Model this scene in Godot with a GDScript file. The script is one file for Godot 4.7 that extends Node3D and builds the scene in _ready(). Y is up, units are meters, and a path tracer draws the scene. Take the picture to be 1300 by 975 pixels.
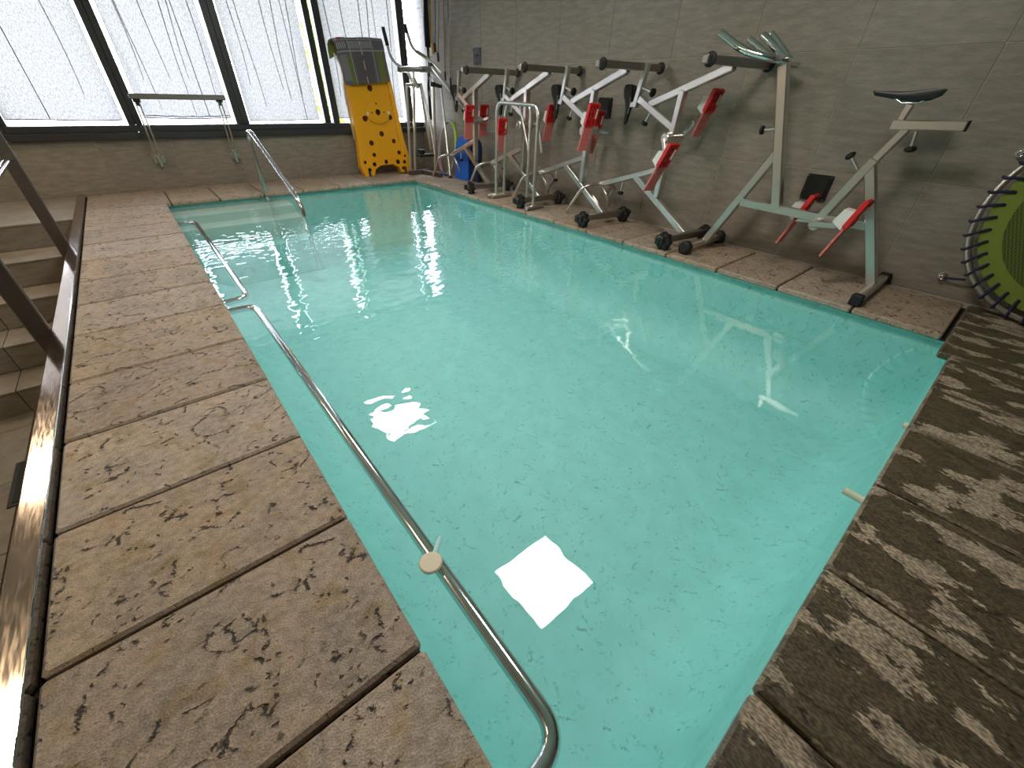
extends Node3D

# ------------------------------------------------------------------ camera model (pixels of the 1300x975 frame -> metres)
const CAM := Vector3(0.0, 0.975, 0.0)
const FPX := 507.858
var CX := Vector3(0.7691899, 0.0235054, 0.6385878)
var CY := Vector3(0.3569375, 0.8130923, -0.4598659)
var CZ := Vector3(-0.5300401, 0.5816601, 0.6170324)

# room measures (y = 0 is the water level)
const DECK := 0.05
const WALL_X := 3.50
const WALL_Z := -6.25
const LEFT_X := -2.3
const BACK_Z := 3.2
const CEIL := 2.30
const LOWER := -0.90
const P_X0 := 0.10
const P_X1 := 2.88
const P_Z0 := -5.50
const P_Z1 := 0.10
const DEPTH := -0.64

var M := {}
var rng := RandomNumberGenerator.new()
var cache := {}
var used := {}

func px(x: float, y: float, axis: int, val: float) -> Vector3:
	var d := CX * (x - 650.0) - CY * (y - 487.5) - CZ * FPX
	return CAM + d * ((val - CAM[axis]) / d[axis])

# ------------------------------------------------------------------ nodes
func numbered(called: String) -> String:
	if not used.has(called):
		used[called] = 0
		return called
	used[called] += 1
	return "%s_%03d" % [called, used[called]]

func thing(called: String, label: String, category: String, at := Vector3.ZERO, yaw := 0.0, group := "") -> Node3D:
	var o := Node3D.new()
	o.name = numbered(called)
	add_child(o)
	o.position = at
	o.rotation.y = yaw
	o.set_meta("label", label)
	o.set_meta("category", category)
	if group: o.set_meta("group", group)
	return o

func setting(called: String, label: String, at := Vector3.ZERO) -> Node3D:
	var o := Node3D.new()
	o.name = numbered(called)
	add_child(o)
	o.position = at
	o.set_meta("kind", "structure")
	o.set_meta("label", label)
	return o

func put(parent: Node3D, called: String, mesh: Mesh, m: Material, at := Vector3.ZERO, b := Basis()) -> MeshInstance3D:
	var o := MeshInstance3D.new()
	o.name = called
	o.mesh = mesh
	o.material_override = m
	o.transform = Transform3D(b, at)
	parent.add_child(o, true)
	return o

# a mesh whose vertices are world positions, under an unturned thing
func putw(parent: Node3D, called: String, mesh: Mesh, m: Material) -> MeshInstance3D:
	return put(parent, called, mesh, m, -parent.position)

# ------------------------------------------------------------------ mesh helpers
func begin() -> SurfaceTool:
	var st := SurfaceTool.new()
	st.begin(Mesh.PRIMITIVE_TRIANGLES)
	return st

func tri(st: SurfaceTool, a: Vector3, b: Vector3, c: Vector3, n: Vector3) -> void:
	if (b - a).cross(c - a).dot(n) > 0.0:
		var t := b
		b = c
		c = t
	st.set_normal(n); st.add_vertex(a)
	st.set_normal(n); st.add_vertex(b)
	st.set_normal(n); st.add_vertex(c)

func quad(st: SurfaceTool, a: Vector3, b: Vector3, c: Vector3, d: Vector3, toward: Vector3) -> void:
	var n := (b - a).cross(c - a)
	if n.length() < 1e-12: n = (c - a).cross(d - a)
	n = n.normalized()
	if n.dot(toward) < 0.0: n = -n
	tri(st, a, b, c, n)
	tri(st, a, c, d, n)

func vtri(st: SurfaceTool, a: Vector3, b: Vector3, c: Vector3, na: Vector3, nb: Vector3, nc: Vector3) -> void:
	if (b - a).cross(c - a).dot(na + nb + nc) > 0.0:
		var t := b
		b = c
		c = t
		t = nb
		nb = nc
		nc = t
	st.set_normal(na); st.add_vertex(a)
	st.set_normal(nb); st.add_vertex(b)
	st.set_normal(nc); st.add_vertex(c)

# box with all horizontal-ring edges chamfered, in its own axes
func add_box(st: SurfaceTool, c: Vector3, size: Vector3, bev := 0.004, B := Basis()) -> void:
	var h := size * 0.5
	bev = minf(bev, minf(h.x, minf(h.y, h.z)) * 0.9)
	var rings := []
	for s in [[-h.y, bev], [-h.y + bev, 0.0], [h.y - bev, 0.0], [h.y, bev]]:
		var i: float = s[1]
		var cc := bev
		var hx := h.x - i
		var hz := h.z - i
		var y: float = s[0]
		rings.append([Vector3(-hx + cc, y, -hz), Vector3(hx - cc, y, -hz), Vector3(hx, y, -hz + cc), Vector3(hx, y, hz - cc), Vector3(hx - cc, y, hz), Vector3(-hx + cc, y, hz), Vector3(-hx, y, hz - cc), Vector3(-hx, y, -hz + cc)])
	for r in 3:
		for k in 8:
			var a: Vector3 = rings[r][k]
			var b: Vector3 = rings[r][(k + 1) % 8]
			var d: Vector3 = rings[r + 1][(k + 1) % 8]
			var e: Vector3 = rings[r + 1][k]
			var mid := (a + b + d + e) * 0.25
			quad(st, c + B * a, c + B * b, c + B * d, c + B * e, B * mid)
	for r in [0, 3]:
		var up := B.y * (-1.0 if r == 0 else 1.0)
		for k in range(1, 7):
			tri(st, c + B * rings[r][0], c + B * rings[r][k], c + B * rings[r][k + 1], up.normalized())

func box_mesh(size: Vector3, bev := 0.004) -> ArrayMesh:
	var key := "box %.4f %.4f %.4f %.4f" % [size.x, size.y, size.z, bev]
	if not cache.has(key):
		var st := begin()
		add_box(st, Vector3.ZERO, size, bev)
		cache[key] = st.commit()
	return cache[key]

func frame_of(d: Vector3, up := Vector3.UP) -> Basis:
	var y := d.normalized()
	if absf(y.dot(up)) > 0.98: up = Vector3.RIGHT
	var x := up.cross(y).normalized()
	return Basis(x, y, x.cross(y).normalized())

# rectangular bar from a to b: wide across «side», high across the other
func add_bar(st: SurfaceTool, a: Vector3, b: Vector3, wide: float, high: float, side := Vector3.RIGHT, bev := 0.005) -> void:
	var y := (b - a).normalized()
	var x := (side - y * side.dot(y)).normalized()
	add_box(st, (a + b) * 0.5, Vector3(wide, a.distance_to(b), high), bev, Basis(x, y, x.cross(y)))

func bar(a: Vector3, b: Vector3, wide: float, high: float, side := Vector3.RIGHT) -> ArrayMesh:
	var st := begin()
	add_bar(st, a, b, wide, high, side)
	return st.commit()

func smooth_path(pts: Array, n := 6) -> Array:
	if pts.size() < 3: return pts
	var out := []
	for i in pts.size() - 1:
		var p0: Vector3 = pts[maxi(i - 1, 0)]
		var p1: Vector3 = pts[i]
		var p2: Vector3 = pts[i + 1]
		var p3: Vector3 = pts[mini(i + 2, pts.size() - 1)]
		for k in n:
			out.append(p1.cubic_interpolate(p2, p0, p3, float(k) / n))
	out.append(pts[-1])
	return out

# round corners of a polyline with arcs of radius r
func fillet(pts: Array, r: float, n := 6) -> Array:
	var out := [pts[0]]
	for i in range(1, pts.size() - 1):
		var p: Vector3 = pts[i]
		var a: Vector3 = pts[i - 1] - p
		var b: Vector3 = pts[i + 1] - p
		var k := minf(r, minf(a.length(), b.length()) * 0.49)
		var s := p + a.normalized() * k
		var e := p + b.normalized() * k
		for j in n + 1:
			var t := float(j) / n
			out.append(s.lerp(p, t).lerp(p.lerp(e, t), t))
	out.append(pts[-1])
	return out

func add_tube(st: SurfaceTool, pts: Array, r: float, sides := 10, closed := false, r_end := -1.0, cap := true) -> void:
	var n := pts.size()
	var rings := []
	var norms := []
	var prev := Vector3.ZERO
	for i in n:
		var d: Vector3
		if closed: d = pts[(i + 1) % n] - pts[(i - 1 + n) % n]
		else: d = pts[mini(i + 1, n - 1)] - pts[maxi(i - 1, 0)]
		d = d.normalized()
		if prev == Vector3.ZERO:
			prev = Vector3.UP if absf(d.y) < 0.9 else Vector3.RIGHT
		var x := (prev - d * prev.dot(d)).normalized()
		prev = x
		var y := d.cross(x)
		var rr := r if r_end < 0.0 else lerpf(r, r_end, float(i) / maxi(n - 1, 1))
		var ring := []
		var nor := []
		for k in sides:
			var a := TAU * k / sides
			var v := x * cos(a) + y * sin(a)
			nor.append(v)
			ring.append(pts[i] + v * rr)
		rings.append(ring)
		norms.append(nor)
	for i in (n if closed else n - 1):
		var j := (i + 1) % n
		for k in sides:
			var l := (k + 1) % sides
			vtri(st, rings[i][k], rings[i][l], rings[j][l], norms[i][k], norms[i][l], norms[j][l])
			vtri(st, rings[i][k], rings[j][l], rings[j][k], norms[i][k], norms[j][l], norms[j][k])
	if cap and not closed:
		for e in [0, n - 1]:
			var d: Vector3 = (pts[0] - pts[1]) if e == 0 else (pts[n - 1] - pts[n - 2])
			d = d.normalized()
			for k in range(1, sides - 1):
				tri(st, rings[e][0], rings[e][k], rings[e][k + 1], d)

func tube(pts: Array, r: float, sides := 10, closed := false, r_end := -1.0) -> ArrayMesh:
	var st := begin()
	add_tube(st, pts, r, sides, closed, r_end)
	return st.commit()

# lathe: profile of Vector2(radius, height) turned about axis from c
func add_lathe(st: SurfaceTool, c: Vector3, axis: Vector3, profile: Array, sides := 20) -> void:
	var B := frame_of(axis)
	for i in profile.size() - 1:
		var p: Vector2 = profile[i]
		var q: Vector2 = profile[i + 1]
		var t := q - p
		var nr := Vector2(t.y, -t.x).normalized()
		for k in sides:
			var a0 := TAU * k / sides
			var a1 := TAU * (k + 1) / sides
			var e0 := B.x * cos(a0) + B.z * sin(a0)
			var e1 := B.x * cos(a1) + B.z * sin(a1)
			var n0 := (e0 * nr.x + B.y * nr.y)
			var n1 := (e1 * nr.x + B.y * nr.y)
			var A := c + e0 * p.x + B.y * p.y
			var Bp := c + e1 * p.x + B.y * p.y
			var C := c + e1 * q.x + B.y * q.y
			var D := c + e0 * q.x + B.y * q.y
			if p.x > 1e-6: vtri(st, A, Bp, C, n0, n1, n1)
			if q.x > 1e-6: vtri(st, A, C, D, n0, n1, n0)

func lathe(c: Vector3, axis: Vector3, profile: Array, sides := 20) -> ArrayMesh:
	var st := begin()
	add_lathe(st, c, axis, profile, sides)
	return st.commit()

func disc_profile(r: float, h: float, bev: float) -> Array:
	return [Vector2(0, 0), Vector2(r - bev, 0), Vector2(r, bev), Vector2(r, h - bev), Vector2(r - bev, h), Vector2(0, h)]

# prism from an outline of Vector2 (in the plane of ex, ey), extruded along ez by depth
func add_prism(st: SurfaceTool, o: Vector3, ex: Vector3, ey: Vector3, ez: Vector3, outline: PackedVector2Array, depth: float) -> void:
	var idx := Geometry2D.triangulate_polygon(outline)
	for k in range(0, idx.size(), 3):
		for f in 2:
			var off := ez * (depth if f == 1 else 0.0)
			var p := []
			for j in 3:
				var q := outline[idx[k + j]]
				p.append(o + ex * q.x + ey * q.y + off)
			tri(st, p[0], p[1], p[2], ez if f == 1 else -ez)
	var cw := Geometry2D.is_polygon_clockwise(outline)
	for k in outline.size():
		var a := outline[k]
		var b := outline[(k + 1) % outline.size()]
		var A := o + ex * a.x + ey * a.y
		var B := o + ex * b.x + ey * b.y
		var t := (b - a).normalized()
		var n2 := Vector2(-t.y, t.x) if cw else Vector2(t.y, -t.x)
		var n := ex * n2.x + ey * n2.y
		quad(st, A, B, B + ez * depth, A + ez * depth, n)

# ------------------------------------------------------------------ textures and materials
func noise_img(w: int, h: int, freq: float, seed_: int, type := FastNoiseLite.TYPE_SIMPLEX_SMOOTH, fractal := FastNoiseLite.FRACTAL_FBM, octaves := 4, warp := 0.0) -> PackedByteArray:
	var n := FastNoiseLite.new()
	n.seed = seed_
	n.noise_type = type
	n.frequency = freq
	n.fractal_type = fractal
	n.fractal_octaves = octaves
	if warp > 0.0:
		n.domain_warp_enabled = true
		n.domain_warp_amplitude = warp
		n.domain_warp_frequency = freq * 1.6
	var im := n.get_seamless_image(w, h)
	im.convert(Image.FORMAT_L8)
	return im.get_data()

func tex(w: int, h: int, data: PackedByteArray, fmt := Image.FORMAT_RGB8) -> ImageTexture:
	return ImageTexture.create_from_image(Image.create_from_data(w, h, false, fmt, data))

func mat(called: String, c: Color, rough := 0.6, metal := 0.0) -> StandardMaterial3D:
	var m := StandardMaterial3D.new()
	m.resource_name = called
	m.albedo_color = c
	m.roughness = rough
	m.metallic = metal
	M[called] = m
	return m

func triplanar(m: StandardMaterial3D, scale: Vector3) -> void:
	m.uv1_triplanar = true
	m.uv1_world_triplanar = true
	m.uv1_scale = scale
	m.uv1_triplanar_sharpness = 8.0

func lin(c: Color) -> Color: return c.linear_to_srgb()

func make_materials() -> void:
	var N := 1024
	# cast stone: beige, eroded in ragged dark hollows
	var big := noise_img(N, N, 0.004, 11)
	var cre := noise_img(N, N, 0.011, 12, FastNoiseLite.TYPE_SIMPLEX, FastNoiseLite.FRACTAL_RIDGED, 4, 34.0)
	var stn := noise_img(N, N, 0.007, 17)
	var pat := noise_img(N, N, 0.008, 13, FastNoiseLite.TYPE_SIMPLEX_SMOOTH, FastNoiseLite.FRACTAL_FBM, 3)
	var fin := noise_img(N, N, 0.16, 14, FastNoiseLite.TYPE_SIMPLEX, FastNoiseLite.FRACTAL_FBM, 3)
	var mid := noise_img(N, N, 0.03, 15)
	var wet := noise_img(N, N, 0.0085, 16, FastNoiseLite.TYPE_SIMPLEX_SMOOTH, FastNoiseLite.FRACTAL_FBM, 6, 18.0)
	var colr := PackedByteArray(); colr.resize(N * N * 3)
	var hei := PackedByteArray(); hei.resize(N * N)
	var wcol := PackedByteArray(); wcol.resize(N * N * 3)
	var wrou := PackedByteArray(); wrou.resize(N * N)
	for i in N * N:
		var a := big[i] / 255.0
		var r := cre[i] / 255.0
		var p := pat[i] / 255.0
		var f := fin[i] / 255.0
		var d := mid[i] / 255.0
		var c := smoothstep(0.67, 0.85, r) * smoothstep(0.45, 0.60, p)
		c = maxf(c, smoothstep(0.80, 0.9, d) * 0.4)
		var tone := 0.88 + 0.26 * (a - 0.5) + 0.26 * (d - 0.5) + 0.26 * (f - 0.5)
		var br := clampf((a - 0.35) * 1.6, 0.0, 1.0)
		var so := smoothstep(0.58, 0.8, stn[i] / 255.0)
		var cr := lerpf(0.725, 0.665, br) * tone
		var cg := lerpf(0.652, 0.582, br) * tone
		var cb := lerpf(0.58, 0.50, br) * tone
		var k := 1.0 - 0.70 * c
		colr[i * 3] = int(clampf(cr * k * (1.0 - 0.06 * so), 0, 1) * 255)
		colr[i * 3 + 1] = int(clampf(cg * k * (1.0 - 0.04 * c) * (1.0 - 0.09 * so), 0, 1) * 255)
		colr[i * 3 + 2] = int(clampf(cb * k * (1.0 - 0.10 * c) * (1.0 - 0.18 * so), 0, 1) * 255)
		hei[i] = int(clampf(0.66 + 0.34 * (d - 0.5) + 0.20 * (f - 0.5) + 0.16 * smoothstep(0.50, 0.68, r) * smoothstep(0.46, 0.6, p) - 0.62 * c, 0, 1) * 255)
		var w := smoothstep(0.59, 0.615, wet[i] / 255.0 + 0.10 * (f - 0.5) + 0.30 * (d - 0.5) + 0.16 * (pat[i] / 255.0 - 0.5))   # 1 = dry patch
		var td := 0.86 + 0.35 * (d - 0.5) + 0.7 * (f - 0.5)
		wcol[i * 3] = int(clampf(lerpf(0.37, 0.64, w) * td * (1.0 - 0.25 * c), 0, 1) * 255)
		wcol[i * 3 + 1] = int(clampf(lerpf(0.325, 0.575, w) * td * (1.0 - 0.25 * c), 0, 1) * 255)
		wcol[i * 3 + 2] = int(clampf(lerpf(0.25, 0.485, w) * td * (1.0 - 0.25 * c), 0, 1) * 255)
		wrou[i] = int(lerpf(0.42, 0.9, w) * 255)
	var t_col := tex(N, N, colr)
	var t_hei := tex(N, N, hei, Image.FORMAT_L8)
	for v in 3:
		var m := mat("stone_%d" % v, [Color(1, 1, 1), Color(0.94, 0.93, 0.92), Color(0.97, 0.95, 0.92)][v], 0.62)
		m.albedo_texture = t_col
		m.heightmap_enabled = true
		m.heightmap_texture = t_hei
		m.heightmap_scale = 0.6
		triplanar(m, Vector3(0.95, 0.95, 1.15))
		m.uv1_offset = Vector3(0.31 * v, 0.0, 0.47 * v)
	for v in 2:
		var m := mat("wet_stone_%d" % v, Color(1, 1, 1), 1.0)
		m.albedo_texture = tex(N, N, wcol) if v == 0 else M.wet_stone_0.albedo_texture
		m.roughness_texture = tex(N, N, wrou, Image.FORMAT_L8) if v == 0 else M.wet_stone_0.roughness_texture
		m.heightmap_enabled = true
		m.heightmap_texture = t_hei
		m.heightmap_scale = 0.25
		triplanar(m, Vector3(0.85, 1.0, 0.40))
		m.uv1_offset = Vector3(0.4 * v, 0.0, 0.2 * v)
	# wall tile: grey-brown cement look, brushed sideways
	var W := 512
	var s1 := noise_img(W, W, 0.02, 21)
	var s2 := noise_img(W, W, 0.09, 22)
	var tc := PackedByteArray(); tc.resize(W * W * 3)
	for i in W * W:
		var t := 0.80 + 0.16 * (s1[i] / 255.0 - 0.5) + 0.10 * (s2[i] / 255.0 - 0.5)
		tc[i * 3] = int(clampf(0.635 * t, 0, 1) * 255)
		tc[i * 3 + 1] = int(clampf(0.59 * t, 0, 1) * 255)
		tc[i * 3 + 2] = int(clampf(0.53 * t, 0, 1) * 255)
	var t_tile := tex(W, W, tc)
	for v in 3:
		var m := mat("tile_%d" % v, [Color(1, 1, 1), Color(0.96, 0.96, 0.96), Color(0.98, 0.97, 0.96)][v], 0.5)
		m.albedo_texture = t_tile
		triplanar(m, Vector3(0.45, 2.2, 0.45))
		m.uv1_offset = Vector3(0.37 * v, 0.21 * v, 0.53 * v)
	mat("grout", Color(0.66, 0.63, 0.58), 0.9)
	mat("joint", Color(0.20, 0.18, 0.16), 0.95)
	# pool liner: turquoise with smudged grey marble veins
	var v1 := noise_img(N, N, 0.010, 31, FastNoiseLite.TYPE_SIMPLEX, FastNoiseLite.FRACTAL_RIDGED, 5, 40.0)
	var v2 := noise_img(N, N, 0.012, 32)
	var v3 := noise_img(N, N, 0.006, 33)
	var v4 := noise_img(N, N, 0.05, 34)
	var lc := PackedByteArray(); lc.resize(N * N * 3)
	for i in N * N:
		var vein := smoothstep(0.74, 0.93, v1[i] / 255.0) * smoothstep(0.36, 0.64, v2[i] / 255.0)
		var smudge := smoothstep(0.58, 0.8, v4[i] / 255.0) * smoothstep(0.5, 0.7, v2[i] / 255.0)
		var t := 1.0 + 0.06 * (v3[i] / 255.0 - 0.5) - 0.36 * vein - 0.10 * smudge
		lc[i * 3] = int(clampf(0.53 * t, 0, 1) * 255)
		lc[i * 3 + 1] = int(clampf(0.83 * t, 0, 1) * 255)
		lc[i * 3 + 2] = int(clampf(0.81 * t, 0, 1) * 255)
	var m_l := mat("liner", Color(1, 1, 1), 0.6)
	m_l.albedo_texture = tex(N, N, lc)
	triplanar(m_l, Vector3(0.95, 0.95, 0.95))
	mat("step_white", Color(0.66, 0.80, 0.77), 0.6)
	# metals
	var sc := PackedByteArray(); sc.resize(W * W)
	var b1 := noise_img(W, W, 0.06, 41)
	for i in W * W: sc[i] = int(clampf(0.13 + 0.16 * (b1[i] / 255.0 - 0.5), 0, 1) * 255)
	var t_b := tex(W, W, sc, Image.FORMAT_L8)
	mat("steel", Color(0.84, 0.82, 0.80), 0.30, 1.0)
	mat("bar_steel", Color(0.60, 0.575, 0.55), 0.36, 1.0)
	mat("chrome", Color(0.86, 0.86, 0.86), 0.09, 1.0)
	var tr := mat("steel_trim", Color(0.78, 0.71, 0.66), 1.0, 1.0)
	tr.roughness_texture = t_b
	triplanar(tr, Vector3(4, 4, 0.4))
	mat("dark_steel", Color(0.52, 0.49, 0.47), 0.42, 1.0)
	mat("frame_grey", Color(0.17, 0.17, 0.175), 0.45)
	mat("black", Color(0.035, 0.035, 0.037), 0.45)
	mat("rubber", Color(0.05, 0.05, 0.05), 0.7)
	mat("plate_black", Color(0.06, 0.058, 0.055), 0.35)
	mat("plate_grey", Color(0.20, 0.21, 0.24), 0.5)
	mat("red", Color(0.78, 0.12, 0.13), 0.4)
	var rt := mat("red_clear", Color(0.88, 0.50, 0.47, 0.85), 0.4)
	rt.transparency = BaseMaterial3D.TRANSPARENCY_ALPHA
	mat("white", Color(0.84, 0.84, 0.82), 0.5)
	mat("cream", Color(0.86, 0.80, 0.70), 0.6)
	var yl := mat("yellow", Color(0.90, 0.63, 0.05), 0.42)
	yl.clearcoat_enabled = false
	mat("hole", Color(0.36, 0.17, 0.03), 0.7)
	mat("blue", Color(0.10, 0.36, 0.74), 0.75)
	mat("navy", Color(0.07, 0.12, 0.27), 0.75)
	mat("cord_blue", Color(0.05, 0.07, 0.22), 0.7)
	mat("green_edge", Color(0.42, 0.48, 0.15), 0.75)
	mat("hose_grey", Color(0.62, 0.60, 0.58), 0.5)
	mat("hose_green", Color(0.62, 0.74, 0.25), 0.5)
	mat("hose_blue", Color(0.28, 0.42, 0.62), 0.5)
	mat("hose_pink", Color(0.70, 0.50, 0.58), 0.5)
	mat("strap_beige", Color(0.55, 0.47, 0.40), 0.8)
	mat("wood_pole", Color(0.74, 0.56, 0.30), 0.6)
	mat("ceiling_paint", Color(0.86, 0.85, 0.83), 0.85)
	mat("wall_paint", Color(0.66, 0.63, 0.59), 0.85)
	mat("leaf", Color(0.50, 0.62, 0.16), 0.7)
	M.leaf.backlight_enabled = true
	M.leaf.backlight = Color(0.6, 0.7, 0.2)
	mat("bark", Color(0.30, 0.24, 0.18), 0.9)
	mat("paving", Color(0.78, 0.77, 0.74), 0.9)
	# green trampoline mesh
	var gw := PackedByteArray(); gw.resize(64 * 64 * 3)
	for y in 64:
		for x in 64:
			var on := 1.0 if (x / 4 + (y / 8) % 2) % 2 == 0 else 0.62
			var i := (y * 64 + x) * 3
			gw[i] = int(0.33 * on * 255); gw[i + 1] = int(0.385 * on * 255); gw[i + 2] = int(0.10 * on * 255)
	var gm := mat("green_mesh", Color(1, 1, 1), 0.8)
	gm.albedo_texture = tex(64, 64, gw)
	triplanar(gm, Vector3(9, 9, 9))
	# curtain cloth
	var q1 := noise_img(W, W, 0.05, 51)
	var q2 := noise_img(W, W, 0.22, 52)
	var qc := PackedByteArray(); qc.resize(W * W * 3)
	for i in W * W:
		var t := 0.80 + 0.30 * (q1[i] / 255.0 - 0.5) + 0.75 * (q2[i] / 255.0 - 0.5)
		qc[i * 3] = int(clampf(0.97 * t, 0, 1) * 255)
		qc[i * 3 + 1] = int(clampf(0.96 * t, 0, 1) * 255)
		qc[i * 3 + 2] = int(clampf(0.955 * t, 0, 1) * 255)
	var cu := mat("curtain", Color(0.555, 0.545, 0.535), 0.9)
	cu.albedo_texture = tex(W, W, qc)
	cu.backlight_enabled = true
	cu.backlight = Color(0.95, 0.95, 0.95)
	triplanar(cu, Vector3(3.0, 1.1, 3.0))
	mat("cord_dark", Color(0.20, 0.19, 0.22), 0.8)
	# glass and water
	var gl := mat("glass", Color(1, 1, 1, 0.06), 0.0)
	gl.transparency = BaseMaterial3D.TRANSPARENCY_ALPHA
	gl.metallic_specular = 0.5
	var wa := mat("water", Color(0.80, 0.96, 0.95, 0.04), 0.0)
	wa.transparency = BaseMaterial3D.TRANSPARENCY_ALPHA
	wa.metallic_specular = 0.5
	var pt := mat("clear_plastic", Color(0.80, 0.93, 0.92, 0.6), 0.1)
	pt.transparency = BaseMaterial3D.TRANSPARENCY_ALPHA
	# light panel
	var le := mat("panel_light", Color(0.95, 0.95, 0.93), 0.5)
	le.emission_enabled = true
	le.emission = Color(1.0, 0.985, 0.95)
	le.emission_energy_multiplier = 4.0
	var lw := mat("warm_light", Color(0.95, 0.93, 0.88), 0.5)
	lw.emission_enabled = true
	lw.emission = Color(1.0, 0.91, 0.77)
	lw.emission_energy_multiplier = 2.5
	# printed play mat: grey streets, green blocks
	var pm := Image.create(256, 256, false, Image.FORMAT_RGB8)
	pm.fill(Color(0.36, 0.34, 0.37))
	var pr := RandomNumberGenerator.new()
	pr.seed = 5
	for r in [[0, 0, 60, 128, 0.42, 0.44, 0.22], [200, 0, 56, 128, 0.40, 0.41, 0.24], [40, 196, 30, 60, 0.37, 0.40, 0.18], [206, 186, 36, 70, 0.40, 0.41, 0.20], [24, 100, 28, 30, 0.62, 0.12, 0.11], [8, 96, 16, 40, 0.55, 0.54, 0.53], [60, 112, 12, 40, 0.26, 0.25, 0.32], [80, 0, 96, 60, 0.32, 0.29, 0.31], [80, 190, 96, 66, 0.33, 0.29, 0.31], [66, 80, 124, 40, 0.50, 0.49, 0.51], [6, 196, 40, 50, 0.45, 0.44, 0.44], [66, 150, 124, 30, 0.48, 0.47, 0.49]]:
		pm.fill_rect(Rect2i(r[0], r[1], r[2], r[3]), Color(r[4], r[5], r[6]))
	for k in 9: pm.fill_rect(Rect2i(126, k * 30, 5, 18), Color(0.66, 0.66, 0.52))
	for k in 5: pm.fill_rect(Rect2i(8 + k * 10, 152, 4, 26), Color(0.62, 0.62, 0.60))
	pm.fill_rect(Rect2i(0, 138, 256, 3), Color(0.62, 0.61, 0.58))
	pm.fill_rect(Rect2i(0, 186, 256, 3), Color(0.60, 0.59, 0.57))
	pm.fill_rect(Rect2i(66, 0, 4, 256), Color(0.58, 0.58, 0.50))
	pm.fill_rect(Rect2i(188, 0, 4, 256), Color(0.58, 0.58, 0.50))
	var pmm := mat("play_mat", Color(1, 1, 1), 0.8)
	pmm.albedo_texture = ImageTexture.create_from_image(pm)

# ------------------------------------------------------------------ _ready
func _ready() -> void:
	rng.seed = 7
	# camera
	var cam := Camera3D.new()
	cam.name = "camera"
	add_child(cam)
	cam.transform = Transform3D(Basis(CX, CY, CZ), CAM)
	cam.fov = 87.6565
	cam.near = 0.03
	cam.current = true
	# sky
	var env := Environment.new()
	env.background_mode = Environment.BG_SKY
	var sky := Sky.new()
	var sm := ProceduralSkyMaterial.new()
	sm.sky_top_color = Color(0.82, 0.88, 0.96)
	sm.sky_horizon_color = Color(0.97, 0.98, 1.0)
	sm.ground_bottom_color = Color(0.75, 0.75, 0.72)
	sm.ground_horizon_color = Color(0.86, 0.88, 0.88)
	sm.sky_energy_multiplier = 3.8
	sm.ground_energy_multiplier = 2.8
	sky.sky_material = sm
	env.sky = sky
	env.tonemap_mode = Environment.TONE_MAPPER_LINEAR
	env.tonemap_exposure = 1.3
	env.sdfgi_enabled = true
	env.ssao_enabled = true
	env.ssil_enabled = true
	var we := WorldEnvironment.new()
	we.name = "world"
	we.environment = env
	add_child(we)
	make_materials()
	# structure
	build_panels()
	build_shell()
	build_wall_right()
	build_wall_far()
	build_windows()
	build_deck()
	build_pool()
	build_stairs()
	build_outside()
	# things
	build_curtains()
	build_bikes()
	build_float()
	build_handrails()
	build_wall_bar()
	build_trampoline()
	build_corner()
	build_small()

func build_panels() -> void:
	for k in 4:
		var c := Vector3([1.40, 1.42, -1.68, -1.68][k], CEIL, [-1.15, -3.78, -2.36, -5.0][k])
		var t := thing("ceiling_light", ["square white light panel in the ceiling over the near pool end", "square white light panel in the ceiling over the pool middle", "square warm light panel in the ceiling over the lower floor", "square warm light panel in the ceiling over the stair landing"][k], "ceiling light", c, 0.0, "ceiling light panels")
		var st := begin()
		for s in [-1, 1]:
			add_box(st, Vector3(s * 0.307, -0.006, 0), Vector3(0.02, 0.014, 0.634), 0.003)
			add_box(st, Vector3(0, -0.006, s * 0.307), Vector3(0.594, 0.014, 0.02), 0.003)
		put(t, "frame", st.commit(), M.white)
		put(t, "diffuser", box_mesh(Vector3(0.594, 0.006, 0.594), 0.001), M.panel_light if k < 2 else M.warm_light, Vector3(0, -0.004, 0))
		var l := AreaLight3D.new()
		l.name = "panel_glow"
		t.add_child(l)
		l.position = Vector3(0, -0.016, 0)
		l.rotation.x = -PI / 2
		l.area_size = Vector2(0.59, 0.59)
		l.area_normalize_energy = true
		l.light_energy = 2.65 if k < 2 else 1.7
		l.light_color = Color(1.0, 0.985, 0.96) if k < 2 else Color(1.0, 0.91, 0.77)
		l.shadow_enabled = true
		l.area_range = 14.0
		l.area_attenuation = 2.0

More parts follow.
